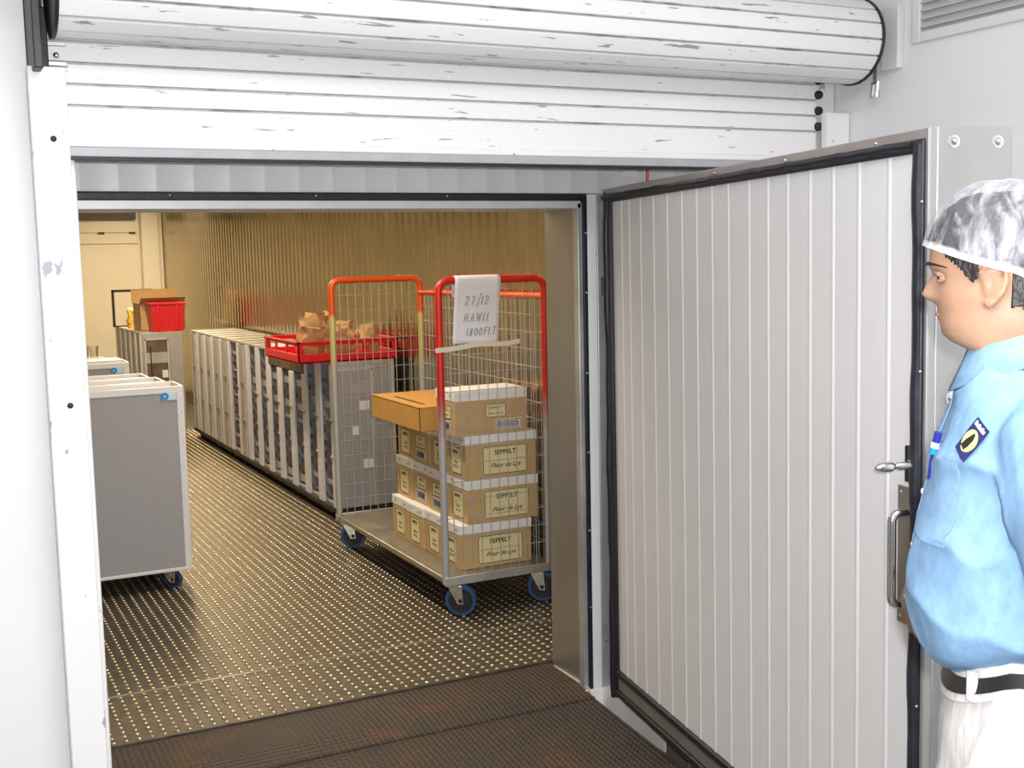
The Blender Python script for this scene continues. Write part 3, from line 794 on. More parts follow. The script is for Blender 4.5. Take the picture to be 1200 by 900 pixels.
for li, (nm, x, y, flips) in enumerate(LAY):
    for k in range(4):
        yy = y + k * (BY + .0065) ; xx = x + (.0, .006, -.004, .003)[(k + li) % 4]
        lab = f'kraft wine carton with white lid on the roll cage, {nm} layer, {ORD[k]} of its row'
        if li == 0: lab = f'kraft wine carton on the cage platform, bottom layer, {ORD[k]} of its row'
        loc = (xx, yy, Z0 + li * (BZ + .0012)); rz = 0
        if flips[k]: loc = (xx + BX, yy + BY, loc[2]); rz = math.pi
        if n == 0: b = c0; b.location = loc; b['label'] = lab
        else: b = dup(c0, loc, rz, lab)
        b['group'] = 'wine cartons on the roll cage'; n += 1
dup(c0, (2.160 + BX, 4.892 + BY, Z0 + 3 * (BZ + .0012)), math.pi, 'kraft wine carton with small label and barcode, topmost at the front of the roll cage', 'wine cartons on the roll cage')
# flat brown carton lying on the stack
fc = thing('flat_carton', 'plain orange-brown cardboard tray box with a slot, overhanging the wine cartons', 'box', (2.085, 5.135, Z0 + 3 * (BZ + .0012)))
w, d, h = .45, .66, .118
obj('body', MB().box((0, 0, 0), (w, d, h - .004)), 'carton_orange', fc, bevel=.003)
lidm = MB().box((-.002, -.002, h - .004), (w + .002, .20, h)).box((-.002, .23, h - .004), (w + .002, d + .002, h)).box((-.002, .2, h - .004), (.05, .23, h)).box((.30, .2, h - .004), (w + .002, .23, h))
lidm = MB().box((-.002, -.002, h - .004), (.055, d + .002, h)).box((.080, -.002, h - .004), (w + .002, d + .002, h)).box((.055, -.002, h - .004), (.080, .10, h)).box((.055, .50, h - .004), (.080, d + .002, h))
obj('lid', lidm, 'carton_orange', fc)
obj('slot', MB().box((.055, .10, h - .0045), (.080, .50, h - .0035)), 'black', fc)
obj('flap_edge', MB().box((-.003, -.003, .0), (.0, .0, h)), 'black', fc)

# ================================================================ CATERING CARTS (right-hand row)
CW, CD, CH = .298, .405, 1.0          # width along the row, depth, height
def catering_cart(opened, variant):
    t = thing('catering_cart', 'x', 'trolley', (0, 0, 0))
    # local: x from aisle face (0) to the wall (CD), y along the row (0..CW)
    z0 = .075
    sh_ = MB().box((0.01, 0, z0), (CD, .012, CH - .012)).box((.01, CW - .012, z0), (CD, CW, CH - .012)).box((CD - .012, .012, z0), (CD, CW - .012, CH - .012)).box((.01, .012, z0), (CD - .012, CW - .012, z0 + .03))
    obj('body', sh_, 'grey_mid', t, bevel=.003)
    tp_ = MB().box((-.004, -.001, CH - .014), (CD + .002, CW + .001, CH - .004)).box((-.004, -.001, CH - .004), (CD + .002, .010, CH + .004)).box((-.004, CW - .010, CH - .004), (CD + .002, CW + .001, CH + .004)).box((-.004, .01, CH - .004), (.010, CW - .01, CH + .004)).box((CD - .01, .01, CH - .004), (CD + .002, CW - .01, CH + .004))
    obj('top', tp_, 'cart_top', t, bevel=.002)
    pw = .062 if variant != 1 else .045
    for y0, y1 in ((0.002, pw), (CW - pw * .62, CW - .002)):
        obj('corner_post', MB().box((-.006, y0, z0), (.012, y1, CH - .014 if variant != 2 else CH - .12)), 'post_grey', t, bevel=.004)
    if opened:
        z = z0 + .05; i = 0; rnd = random.Random(variant * 7 + 3)
        while z < CH - .10:
            tr = MB().box((.02, .016, z), (CD - .02, CW - .016, z + .006)).box((.02, .016, z), (.026, CW - .016, z + rnd.choice((.02, .03, .045))))
            obj('tray', tr, rnd.choice(('tray_brown', 'tray_dark', 'tray_brown', 'tray_grey')), t)
            z += .082 if variant != 1 else .068
        if variant == 2: obj('top_tray', MB().box((-.004, .012, CH - .115), (.02, CW - .012, CH - .016)), 'tray_brown', t, bevel=.004)
        obj('latch_bar', MB().box((-.012, .004, .62), (-.006, pw + .012, .637)), 'brown_steel', t, bevel=.002)
        obj('catch', MB().ball((-.010, pw * .8, .40), (.008, .012, .016), 10, 6), 'steel', t)
    else:
        d_ = obj('door', MB().box((-.008, pw + .004, z0 + .01), (.004, CW - pw * .62 - .004, CH - .02)), 'tray_grey', t, bevel=.003)
        obj('hinge_bar', MB().tube([(-.012, pw + .02, z0 + .02), (-.012, pw + .02, CH - .03)], .006, 8), 'alu', d_)
        obj('handle', MB().box((-.022, pw + .05, .66), (-.008, pw + .11, .69)), 'brown_steel', d_, bevel=.003)
        obj('handle', MB().box((-.022, pw + .05, .36), (-.008, pw + .11, .39)), 'brown_steel', d_, bevel=.003)
    obj('bumper', MB().box((-.014, -.001, z0 - .022), (CD + .004, CW + .001, z0 + .012)), 'dark', t, bevel=.006)
    for x in (.05, CD - .05):
        for y in (.045, CW - .045):
            obj('castor', MB().lathe([(.012, -.012), (.028, -.012), (.030, 0), (.028, .012), (.012, .012)], (x, y, .030), 'x', 16).box((x - .02, y - .018, .028), (x + .02, y + .018, .056)), 'dark', t)
    return t
CAN = {}
rowX = 2.255
kinds = [(1, 0), (1, 0), (1, 2), (1, 2), (1, 2), (1, 0), (1, 0), (0, 0), (1, 1), (0, 1), (0, 1), (0, 0), (0, 0), (0, 0)]
NTH = ['nearest', 'second', 'third', 'fourth', 'fifth', 'sixth', 'seventh', 'eighth', 'ninth', 'tenth', 'eleventh', 'twelfth', 'thirteenth', 'fourteenth']
for k, (op, va) in enumerate(kinds):
    y = 6.962 + k * .3005
    look = ('open-fronted grey catering cart with trays' if op else 'closed grey catering cart with a door')
    lab = f'{look}, {NTH[k]} in the long row along the corrugated wall'
    if (op, va) not in CAN:
        c = CAN[(op, va)] = catering_cart(op, va); c.location = (rowX, y, 0); c['label'] = lab
    else: c = dup(CAN[(op, va)], (rowX, y, 0), 0, lab)
    c['group'] = 'catering carts along the corrugated wall'
    if k == 0: first = c
# the nearest cart has its door folded back along the side that faces the doorway, with stickers
fd = obj('open_door', MB().box((.004, -.022, .085), (.245, -.004, .955)), 'grey_panel', first, bevel=.003)
obj('door_frame', MB().box((.240, -.026, .085), (.256, -.002, .955)).box((.004, -.026, .945), (.256, -.002, .962)), 'alu', fd, bevel=.002)
obj('name_plate', MB().box((.03, -.025, .80), (.235, -.0215, .875)), 'tray_grey', fd)
for x, z, w_ in ((.155, .70, .07), (.11, .545, .04), (.175, .33, .065)): obj('sticker', MB().box((x, -.0238, z), (x + w_, -.0215, z + .055)), 'box_white', fd)
obj('side_edge', MB().box((CD - .02, -.006, .08), (CD, -.001, CH - .016)), 'alu', first, bevel=.002)

# white tray on the row
wt = thing('white_tray', 'shallow white plastic tray lying on the cart row behind the red crate', 'tray', (2.27, 7.95, CH + .005))
obj('base', MB().box((0, 0, 0), (.30, .42, .012)), 'box_white', wt, bevel=.004)
obj('rim', MB().tube([(.0, 0, .022), (.30, 0, .022), (.30, .42, .022), (0, .42, .022)], .011, 8, closed=True), 'box_white', wt)

# red crate with paper bags
cr = thing('red_crate', 'low red plastic crate with slotted sides holding brown paper bags on the cart row', 'crate', (2.045, 6.975, CH + .005))
w, d, h = .655, .76, .135
def slotted(p, L, hh, th, n):
    """A crate wall of length L with n hand slots: prism pieces."""
    mb = MB(); z0, z1 = hh * .42, hh * .80
    mb.box((0, 0, 0), (L, th, z0)); mb.box((0, 0, z1), (L, th, hh))
    gap = .035; sl = (L - gap * (n + 1)) / n
    for i in range(n + 1): mb.box((i * (sl + gap), 0, z0), (i * (sl + gap) + gap, th, z1))
    mb.box((-.006, -.006, hh - .012), (L + .006, th + .006, hh))
    return mb.xf(p)
obj('wall', slotted(Matrix.Identity(4), w, h, .012, 3), 'red_plastic', cr, bevel=.003)
obj('wall', slotted(Matrix.Translation((0, d - .012, 0)), w, h, .012, 3), 'red_plastic', cr, bevel=.003)
obj('wall', slotted(Matrix.Translation((.012, 0, 0)) @ Matrix.Rotation(R(90), 4, 'Z'), d, h, .012, 3), 'red_plastic', cr, bevel=.003)
obj('wall', slotted(Matrix.Translation((w, 0, 0)) @ Matrix.Rotation(R(90), 4, 'Z'), d, h, .012, 3), 'red_plastic', cr, bevel=.003)
obj('base', MB().box((0, 0, 0), (w, d, .010)), 'red_plastic', cr)

def bag(seed, sx, sy, sz, lean):
    bm = bmesh.new(); bmesh.ops.create_grid(bm, x_segments=2, y_segments=2, size=1); bm.free()
    rnd = random.Random(seed); mb = MB(); N = 20; rings = []
    for i in range(11):
        t = i / 10; z = sz * t
        k = 1 - .10 * t if t < .72 else 1 - .10 * t - (t - .72) * 1.0
        ring = []
        for j in range(N):
            a = 2 * math.pi * j / N
            c, s = math.cos(a), math.sin(a); e = .45
            x = math.copysign(abs(c) ** e, c) * sx / 2 * (k if t < .72 else (1 - .10 * t)); y = math.copysign(abs(s) ** e, s) * sy / 2 * k
            p = Vector((x + lean * t * t, y, z))
            nz = nvec(Vector((x * 14 + seed, y * 14, z * 12))) * .045 * (0.2 + t) + nvec(Vector((x * 34 + seed, y * 34, z * 30))) * .022
            if i == 0: nz *= 0
            ring.append(p + nz)
        rings.append(ring)
    return mb.loft(rings)
bags = [(11, .13, .11, .20, .01, 2.16, 7.12, .2), (12, .17, .14, .27, .05, 2.225, 7.30, -.15), (13, .13, .12, .21, .0, 2.345, 7.12, .1), (14, .13, .12, .22, -.01, 2.455, 7.30, -.1), (15, .12, .11, .195, .0, 2.555, 7.11, .15), (16, .12, .10, .18, .0, 2.42, 7.48, .1)]
BL = ['crumpled brown paper bag at the left end of the red crate', 'tallest brown paper bag in the red crate with a peaked fold', 'brown paper bag in the middle of the red crate behind the cage post', 'brown paper bag in the red crate, second from the right', 'rightmost brown paper bag in the red crate', 'brown paper bag at the back of the red crate']
for (sd, a, b_, c_, le, x, y, rz), l in zip(bags, BL):
    o = obj('paper_bag', bag(sd, a, b_, c_, le), 'paper_bag', angle=25); o.location = (x, y, CH + .0155); o.rotation_euler = (0, 0, rz); tag(o, l, 'bag', 'paper bags in the red crate')

# ================================================================ SECOND BLOCK OF CARTS AT THE FAR END
def far_cart(variant):
    t = thing('catering_cart', 'x', 'trolley'); z0 = .075; H = .985
    obj('body', MB().box((0, 0, z0), (.385, CW, H - .01)), 'grey_mid', t, bevel=.004)
    obj('top', MB().box((-.004, -.002, H - .012), (.389, CW + .002, H)), 'cart_top', t, bevel=.002)
    obj('corner_post', MB().box((-.006, .0, z0), (.01, .05, H - .012)), 'post_grey', t, bevel=.003); obj('corner_post', MB().box((-.006, CW - .04, z0), (.01, CW, H - .012)), 'post_grey', t, bevel=.003)
    if variant:
        f = obj('side_door', MB().box((.03, -.012, .12), (.25, -.001, .92)), 'tray_brown', t)
        obj('door_frame', MB().box((.03, -.018, .12), (.042, -.008, .93)).box((.238, -.018, .12), (.25, -.008, .93)).box((.03, -.018, .918), (.25, -.008, .93)), 'alu', f)
        obj('panel', MB().box((.045, -.016, .70), (.236, -.010, .80)), 'tray_grey', f)
        obj('strap', MB().box((.078, -.02, .5), (.088, -.014, .86)), 'black', f)
        obj('sticker', MB().box((.18, -.018, .56), (.232, -.010, .63)), 'box_white', f)
    for x in (.05, .335):
        for y in (.05, CW - .05): obj('castor', MB().lathe([(.012, -.012), (.03, -.010), (.03, .010), (.012, .012)], (x, y, .031), 'x', 14).box((x - .02, y - .018, .028), (x + .02, y + .018, .078)), 'dark', t)
    return t
f0 = far_cart(1); f0.location = (1.822, 11.32, 0); f0['label'] = 'grey catering cart with a framed side door, standing under the red tote box'; f0['group'] = 'catering carts at the far end'
f1 = far_cart(0); f1.location = (1.822, 11.622, 0); f1['label'] = 'grey catering cart standing behind the one under the red tote box'; f1['group'] = f0['group']
for k, l in ((2, 'grey catering cart, third back in the far block'), (3, 'grey catering cart, fourth back in the far block'), (4, 'rearmost grey catering cart of the far block, under the wire stand')):
    dup(f1, (1.822, 11.32 + .302 * k, 0), 0, l, f0['group'])
# red tote and cardboard box on the far carts
tt = thing('tote_box', 'bright red plastic tote box on the far catering carts in front of a cardboard box', 'box', (1.93, 11.36, .986))
def tote():
    w, d, h = .325, .26, .268
    mb = MB()
    out = [[(x * s, y * s, z) for x, y in ((-w / 2, -d / 2), (w / 2, -d / 2), (w / 2, d / 2), (-w / 2, d / 2))] for z, s in ((0, .86), (h, 1.0))]
    inn = [[(x * s, y * s, z) for x, y in ((-w / 2, -d / 2), (w / 2, -d / 2), (w / 2, d / 2), (-w / 2, d / 2))] for z, s in ((h, .96), (.008, .82))]
    mb.loft(out + inn)
    return mb.xf(Matrix.Translation((w / 2, d / 2, 0)))
obj('body', tote(), 'dark_red', tt, bevel=.004, angle=30)
obj('rim', MB().tube([(-.002, -.002, .262), (.327, -.002, .262), (.327, .262, .262), (-.002, .262, .262)], .011, 8, closed=True), 'dark_red', tt)
for x in (.07, .24): obj('rib', MB().box((x - .010, -.010, .02), (x + .010, .02, .25)).xf(Matrix.Translation((0, .013, 0)) @ Matrix.Rotation(R(3.5), 4, 'X')), 'red_plastic', tt, bevel=.003)
kb_ = thing('cardboard_box', 'open brown cardboard box with a raised flap behind the red tote box', 'box', (1.89, 11.70, .986))
obj('body', MB().box((0, 0, 0), (.42, .004, .26)).box((0, .38, 0), (.42, .384, .26)).box((0, 0, 0), (.004, .384, .26)).box((.416, 0, 0), (.42, .384, .26)).box((0, 0, 0), (.42, .384, .004)), 'kraft', kb_)
obj('flap', MB().box((-.01, .0, 0), (.43, .004, .13)).xf(Matrix.Translation((0, .384, .26)) @ Matrix.Rotation(R(-12), 4, 'X')), 'kraft', kb_)
obj('flap', MB().box((0, .0, 0), (.42, .004, .12)).xf(Matrix.Translation((0, .0, .26)) @ Matrix.Rotation(R(62), 4, 'X')), 'kraft', kb_)
# dark wire stand at the back
st = thing('wire_stand', 'dark open metal stand on the far carts in front of the cream wall', 'stand', (1.78, 12.62, .986))
for x in (0, .22, .39): obj('post', MB().box((x - .012, -.012, 0), (x + .012, .012, .375)), 'black', st)
obj('top_bar', MB().box((-.012, -.012, .355), (.40, .012, .380)), 'black', st)
obj('base_bar', MB().box((-.012, -.012, 0), (.40, .012, .012)), 'black', st)
yb = obj('paper_bag', bag(31, .14, .10, .19, .01), 'yellow_item', angle=25); yb.location = (1.935, 12.30, .986); tag(yb, 'small yellow bag on the far carts in front of the dark stand', 'bag')
bt = thing('bottle', 'slim white bottle standing between the yellow bag and the cardboard box', 'bottle', (2.02, 12.2, .986))
obj('body', MB().lathe([(.018, 0), (.019, .01), (.019, .16), (.010, .19), (.009, .215)], (0, 0, 0), 'z', 14), 'box_white', bt)
obj('cap', MB().lathe([(.011, .215), (.011, .232)], (0, 0, 0), 'z', 14), 'black', bt)

# ================================================================ GREY FULL-LENGTH CARTS ON THE LEFT
def galley_cart():
    t = thing('galley_cart', 'x', 'trolley'); L, Dp, z0, H = .81, .262, .097, 1.032
    # local: right end at x=0, runs to -L; camera side at y=0
    obj('body', MB().box((-L + .012, .004, z0 + .012), (-.012, Dp - .004, H - .03)), 'grey_panel', t, bevel=.003)
    e = MB()
    fw = .030
    for y0 in (0, Dp - .012):
        e.box((-L, y0, z0), (0, y0 + .012, z0 + .016)); e.box((-L, y0, H - .034), (0, y0 + .012, H))
        e.box((-.034, y0, z0 + .016), (0, y0 + .012, H - .034)); e.box((-L, y0, z0 + .016), (-L + fw, y0 + .012, H - .034))
    e.box((-.012, .012, z0), (0, Dp - .012, z0 + .016)).box((-.012, .012, H - .03), (0, Dp - .012, H)).box((-L, .012, H - .03), (-L + .012, Dp - .012, H))
    obj('frame', e, 'alu_white', t, bevel=.002)
    obj('top', MB().box((-L + .012, .012, H - .030), (-.012, Dp - .012, H - .022)), 'cart_top', t)
    obj('end_door', MB().box((-.004, .03, z0 + .03), (.003, Dp - .03, H - .05)), 'tray_grey', t, bevel=.002)
    obj('end_handle', MB().box((.003, .09, .74), (.016, Dp - .09, .76)), 'alu', t, bevel=.003)
    for z in (H - .065, H - .13): obj('screw', MB().ball((-.016, -.001, z), (.004, .002, .004), 8, 5), 'steel', t)
    s = obj('sticker', MB().box((-.105, -.0016, H - .068), (-.036, .0045, H - .020 - .008)), 'sticker_pale', t)
    obj('sticker_disc', MB().lathe([(.019, -.0005), (.019, .0028)], (-.092, -.0028, H - .048), 'y', 18), 'blue', s)
    obj('sticker_mark', MB().prism([(-.006, -.004), (.006, .002), (-.002, .008)], lambda u, v, d: (-.092 + u, d, H - .050 + v), -.0042, -.0030), 'white', s)
    for x in (-.10, -L + .10):
        for y in (.06, Dp - .06): castor(t, x, y, z0 + .002, .046, .024, R(-40), 'tyre_blue')
    return t
g0 = galley_cart(); g0.location = (1.147, 5.932, 0)
g0['label'] = 'large flat grey galley cart with pale edges, nearest on the left behind the white post'
GC = 'galley carts on the left'; g0['group'] = GC
dup(g0, (1.112, 6.214, 0), 0, 'grey galley cart standing directly behind the nearest left-hand one', GC)
dup(g0, (1.080, 6.492, 0), 0, 'third grey galley cart back from the doorway on the left', GC)
dup(g0, (1.140, 7.56, 0), 0, 'farther grey galley cart on the left with its top edge and blue sticker showing', GC)
dup(g0, (1.06, 7.86, 0), 0, 'rearmost grey galley cart on the left, carrying the glasses', GC)
lid = tag(obj('tray_lid', MB().prism(rrect(.30, .20, .03), lambda u, v, d: (u, v, d), 0, .014), 'box_white', bevel=.003), 'flat white lid lying on the farther left-hand galley cart', 'lid'); lid.location = (.96, 7.69, 1.0335)
rnd = random.Random(3)
for k in range(7):
    x = .66 + k * .055; hh = rnd.uniform(.10, .16)
    gl = obj('drinking_glass', MB().lathe([(.022, 0), (.028, hh), (.026, hh), (.020, .006)], (0, 0, 0), 'z', 14), 'glass')
    gl.location = (x, 7.98 + .03 * (k % 2), 1.0115); tag(gl, f'clear drinking glass on the rearmost left-hand cart, {NTH[k] if k else "leftmost"} from the left' if k else 'clear drinking glass on the rearmost left-hand cart, leftmost of seven', 'glass', 'glasses on the rearmost left-hand cart')
# ================================================================ THE MAN IN THE HAIR NET
PX, PY = 1.452, 1.282
YAW = math.atan2(.750, -.662) - R(1)
pn = thing('person', 'man in a blue shirt, white trousers and clear hair net looking into the cold room', 'person', (PX, PY, ZF), YAW)
PM = Matrix.Translation((PX, PY, 0)) @ Matrix.Rotation(YAW, 4, 'Z')      # figure coordinates (heights as in the room) -> room
PI_ = PM.inverted()
DN = Matrix.Translation((0, 0, -ZF))
def pobj(name, mb, m, parent=None, **k):
    mb.xf(DN); return obj(name, mb, m, parent or pn, **k)
def lerp_tab(tab, z):
    if z <= tab[0][0]: return tab[0][1:]
    for a, b in zip(tab, tab[1:]):
        if z <= b[0]:
            t = (z - a[0]) / (b[0] - a[0]); t = t * t * (3 - 2 * t) * .5 + t * .5
            return tuple(p + (q - p) * t for p, q in zip(a[1:], b[1:]))
    return tab[-1][1:]
G = lambda v, s: math.exp(-(v / s) ** 2)
HEAD = [(1.380, .010, -.135, .080), (1.430, .004, -.122, .070), (1.470, .002, -.113, .064), (1.486, .012, -.112, .064), (1.494, .030, -.113, .065), (1.503, .047, -.114, .067), (1.515, .056, -.115, .070), (1.530, .061, -.118, .073),
        (1.543, .062, -.122, .0745), (1.556, .065, -.127, .075), (1.570, .066, -.130, .075), (1.585, .067, -.133, .075), (1.602, .070, -.136, .0755), (1.616, .077, -.138, .0765), (1.635, .078, -.140, .077), (1.655, .076, -.140, .0765),
        (1.680, .067, -.134, .073), (1.700, .052, -.122, .065), (1.715, .030, -.100, .050), (1.724, .0, -.070, .03)]
def head_pt(z, a, grow=0):
    f, b, w = lerp_tab(HEAD, z); xc = -.025
    c, s = math.cos(a), math.sin(a); e = .86
    cx = math.copysign(abs(c) ** e, c); sy = math.copysign(abs(s) ** e, s)
    x = xc + cx * ((f - xc) if c > 0 else (xc - b)); y = sy * w
    if c > 0 and not grow:
        k = 1.0
        nose = .0225 * math.exp(-((z - 1.5725) / (.0115 if z < 1.5725 else .021)) ** 2) + .004 * G(z - 1.592, .010)
        if z < 1.5605: nose *= max(0, 1 - (1.5605 - z) / .004)
        x += nose * G(y, .0125 + .006 * G(z - 1.568, .010))
        x -= .010 * G(abs(y) - .031, .013) * G(z - 1.601, .010)
        x += .004 * G(z - 1.618, .008) * G(abs(y) - .028, .022)
        x += .0050 * G(z - 1.5475, .0042) * G(y, .019) + .0050 * G(z - 1.5370, .0045) * G(y, .017)
        x += .004 * G(z - 1.514, .010) * G(y, .020)
        y += math.copysign(.003, y) * G(z - 1.575, .018) * (1 if abs(y) > .02 else 0)
    return Vector((x, y, z))
body = MB(); NA = 72
zs = [1.38, 1.41, 1.44, 1.46] + [1.475 + i * .0035 for i in range(72)]
zs = [z for z in zs if z <= 1.7245]
rings = [[head_pt(z, 2 * math.pi * j / NA) for j in range(NA)] for z in zs]
body.loft(rings)
for s in (-1, 1):       # ears
    ex, ey, ez = -.012, .0775, 1.590
    hel = [(.012, -.006, .004), (.015, .004, .018), (.008, .009, .028), (-.006, .012, .032), (-.018, .013, .024), (-.021, .013, .008), (-.016, .012, -.010), (-.006, .009, -.022), (.002, .005, -.030), (.008, .0, -.026)]
    body.tube([(ex + x, s * (ey + y), ez + z) for x, y, z in hel], [.0035, .0042, .0045, .0045, .0045, .0045, .0045, .005, .006, .004], 8)
    body.ball((ex - .004, s * (ey + .002), ez + .002), (.017, .006, .026), 14, 10)
    body.tube([(ex + .002, s * (ey + .005), ez + .018), (ex - .010, s * (ey + .009), ez + .008), (ex - .006, s * (ey + .009), ez - .010)], .0032, 6)
    body.ball((ex + .006, s * (ey + .002), ez - .004), (.004, .006, .007), 8, 6)
TORSO = [(.93, .030, -.215, .168), (.965, .026, -.212, .172), (.985, .036, -.212, .178), (1.000, .056, -.214, .184), (1.03, .080, -.217, .190), (1.06, .090, -.218, .195), (1.10, .0965, -.218, .198), (1.14, .0975, -.216, .199), (1.18, .095, -.213, .198), (1.22, .089, -.212, .196),
         (1.26, .080, -.212, .194), (1.30, .071, -.212, .194), (1.34, .062, -.210, .196), (1.38, .048, -.203, .192), (1.41, .036, -.195, .175), (1.435, .026, -.182, .148), (1.455, .018, -.165, .115), (1.470, .010, -.145, .088), (1.480, .004, -.13, .075)]
def torso_ring(z, g=0, n=48):
    f, b, w = lerp_tab(TORSO, z); xc = (f + b) / 2; out = []
    for j in range(n):
        a = 2 * math.pi * j / n; c, s = math.cos(a), math.sin(a); e = .80
        out.append(Vector((xc + math.copysign(abs(c) ** e, c) * ((f - b) / 2 + g), math.copysign(abs(s) ** e, s) * (w + g), z)))
    return out
tz = [.93 + i * .0115 for i in range(48)]
body.loft([torso_ring(z, -.014 if z > 1.14 else -.014 - .028 * min(1, (1.14 - z) / .08)) for z in tz if z < 1.475])
# the right hand rests on the free edge of the open door
def door_pt(t, out, z): return PI_ @ (dr_.matrix_world @ Vector((t, -out, z)))
LEGS = {}
def hand_geo(mb, wr, d, s, n, curl=(.25, .35, .45), spread=.0, fl=1.0):
    d = d.normalized(); n = (n - d * n.dot(d)).normalized(); s = (s - d * s.dot(d) - n * s.dot(n)).normalized()
    P = lambda a, b, c: wr + d * a + s * b + n * c
    rings = []
    for a, w, t in ((-.03, .027, .021), (0, .028, .020), (.03, .036, .018), (.06, .041, .0165), (.085, .042, .014), (.096, .038, .010)):
        rings.append([P(a, math.copysign(abs(math.cos(q)) ** .7, math.cos(q)) * w, math.copysign(abs(math.sin(q)) ** .8, math.sin(q)) * t) for q in (2 * math.pi * j / 18 for j in range(18))])
    mb.loft(rings)
    for k, (off, L) in enumerate(((.031, .070), (.0105, .078), (-.0105, .073), (-.0305, .057))):
        p = P(.080, off, .002); pts = [p]; dirv = d + s * off * spread; ang = .12
        dirv = (dirv * math.cos(ang) + n * math.sin(ang)).normalized(); rs = [.0098]
        for seg, fr in enumerate((.46, .30, .24)):
            for h in range(2):
                p = p + dirv * L * fl * fr / 2; pts.append(p); rs.append(.0095 - .0011 * (seg + h * .5))
            dirv = (dirv * math.cos(curl[seg] * .8) + (n - dirv * n.dot(dirv)).normalized() * math.sin(curl[seg] * .8)).normalized()
        pts.append(p + dirv * .004); rs.append(.004)
        mb.tube(pts, rs, 10)
    p = P(.022, .026, .006); td = (d * .62 + s * .62 + n * .42).normalized(); pts = [p - td * .012]; rs = [.012]
    for i, L in enumerate((.022, .020, .016, .012)):
        p = p + td * L; pts.append(p); rs.append((.0125, .011, .0105, .0085)[i]); td = (td + d * .18 + n * .05).normalized()
    pts.append(p + td * .005); rs.append(.004); mb.tube(pts, rs, 10)
W_ = 1.893
wrR = door_pt(W_ + .052, .050, .925)
dirR = (door_pt(W_ - .004, .040, .80) - wrR)
hand_geo(body, wrR, dirR, door_pt(W_ - .3, .05, .93) - wrR, door_pt(W_, 0, .93) - door_pt(W_, .1, .93), (.12, .22, .25))
shR = Vector((-.06, -.185, 1.375)); shL = Vector((-.095, .185, 1.375))
elR = shR.lerp(wrR, .52) + Vector((-.035, .0, -.045))
elL = Vector((-.150, .240, 1.100)); wrL = Vector((-.145, .250, .850))
body.tube([shR + Vector((.0, .05, .01)), shR, shR.lerp(elR, .5), elR, elR.lerp(wrR, .4), wrR], [.05, .054, .046, .040, .040, .027], 14)
body.tube([shL + Vector((.0, -.05, .01)), shL, shL.lerp(elL, .5), elL, elL.lerp(wrL, .4), wrL], [.05, .054, .046, .040, .040, .027], 14)
hand_geo(body, wrL + Vector((.004, 0, -.02)), Vector((.10, 0, -1)), Vector((1, -.1, 0)), Vector((0, -1, 0)), (.3, .45, .4))
# hips, legs, feet under the clothes
PELV = [(.78, .036, -.200, .172), (.82, .040, -.208, .178), (.86, .045, -.212, .182), (.90, .044, -.212, .182), (.94, .035, -.210, .178), (.975, .020, -.206, .174), (1.05, .016, -.204, .172)]
def rise(x): return .024 + .050 * max(0.0, min(1.0, (.045 - x) / .10))
def pelv_ring(z, g=0, n=48):
    f, b, w = lerp_tab(PELV, z); xc = (f + b) / 2; out = []
    for j in range(n):
        a = 2 * math.pi * j / n; c, s = math.cos(a), math.sin(a); e = .82
        out.append(Vector((xc + math.copysign(abs(c) ** e, c) * ((f - b) / 2 + g), math.copysign(abs(s) ** e, s) * (w + g), z)))
    return out
body.loft([pelv_ring(.78 + .03 * i, -.02) for i in range(8)])
for s in (-1, 1):
    leg = [(-.085, s * .095, .86), (-.080, s * .100, .70), (-.070, s * .105, .45), (-.085, s * .108, .30), (-.10, s * .110, .12), (-.105, s * .112, -.02)]
    body.tube(leg, [.088, .082, .056, .052, .040, .034], 16)
    body.tube([(-.13, s * .112, ZF + .03), (-.08, s * .115, ZF + .038), (.0, s * .122, ZF + .030), (.06, s * .128, ZF + .022)], [.028, .034, .034, .022], 12)
bo = pobj('body', body, 'skin'); remesh(bo, .0034, 3, .5)

# hair, eyes, brows
def shell(name, m, keep, g, thick=.003, n=320):
    mb = MB(); zz = [1.53 + i * .002 for i in range(97)]
    ok = {}
    for i, z in enumerate(zz):
        for j in range(n):
            p = head_pt(min(z, 1.723), 2 * math.pi * j / n, 1); c = Vector((-.03, 0, p.z)); q = (p - c); gg = g + .0015 * max(0, min(1, (p.z - 1.64) / .03)); p = c + q * (1 + gg / max(q.length, .02)); p.z += max(0, p.z - 1.70) * .12
            mb.v.append(tuple(p)); ok[(i, j)] = keep(p)
    for i in range(len(zz) - 1):
        for j in range(n):
            k = (j + 1) % n
            if ok[(i, j)] and ok[(i, k)] and ok[(i + 1, j)] and ok[(i + 1, k)]: mb.f.append((i * n + j, i * n + k, (i + 1) * n + k, (i + 1) * n + j))
    o = pobj(name, mb, m); sd = o.modifiers.new('t', 'SOLIDIFY'); sd.thickness = thick; sd.offset = 0
    return o
def hairline(p):
    if p.x > .058: return p.z > 1.655
    if p.x > .005: return p.z > 1.593 + abs(p.x - .014) * 1.05 + .007 * mnoise.noise(Vector((p.x * 420, p.y * 30, 1)))
    if p.x > -.038: return p.z > 1.622
    return p.z > 1.555 + .008 * mnoise.noise(Vector((p.x * 500, p.y * 500, 2)))
shell('hair', 'hair', hairline, .004)
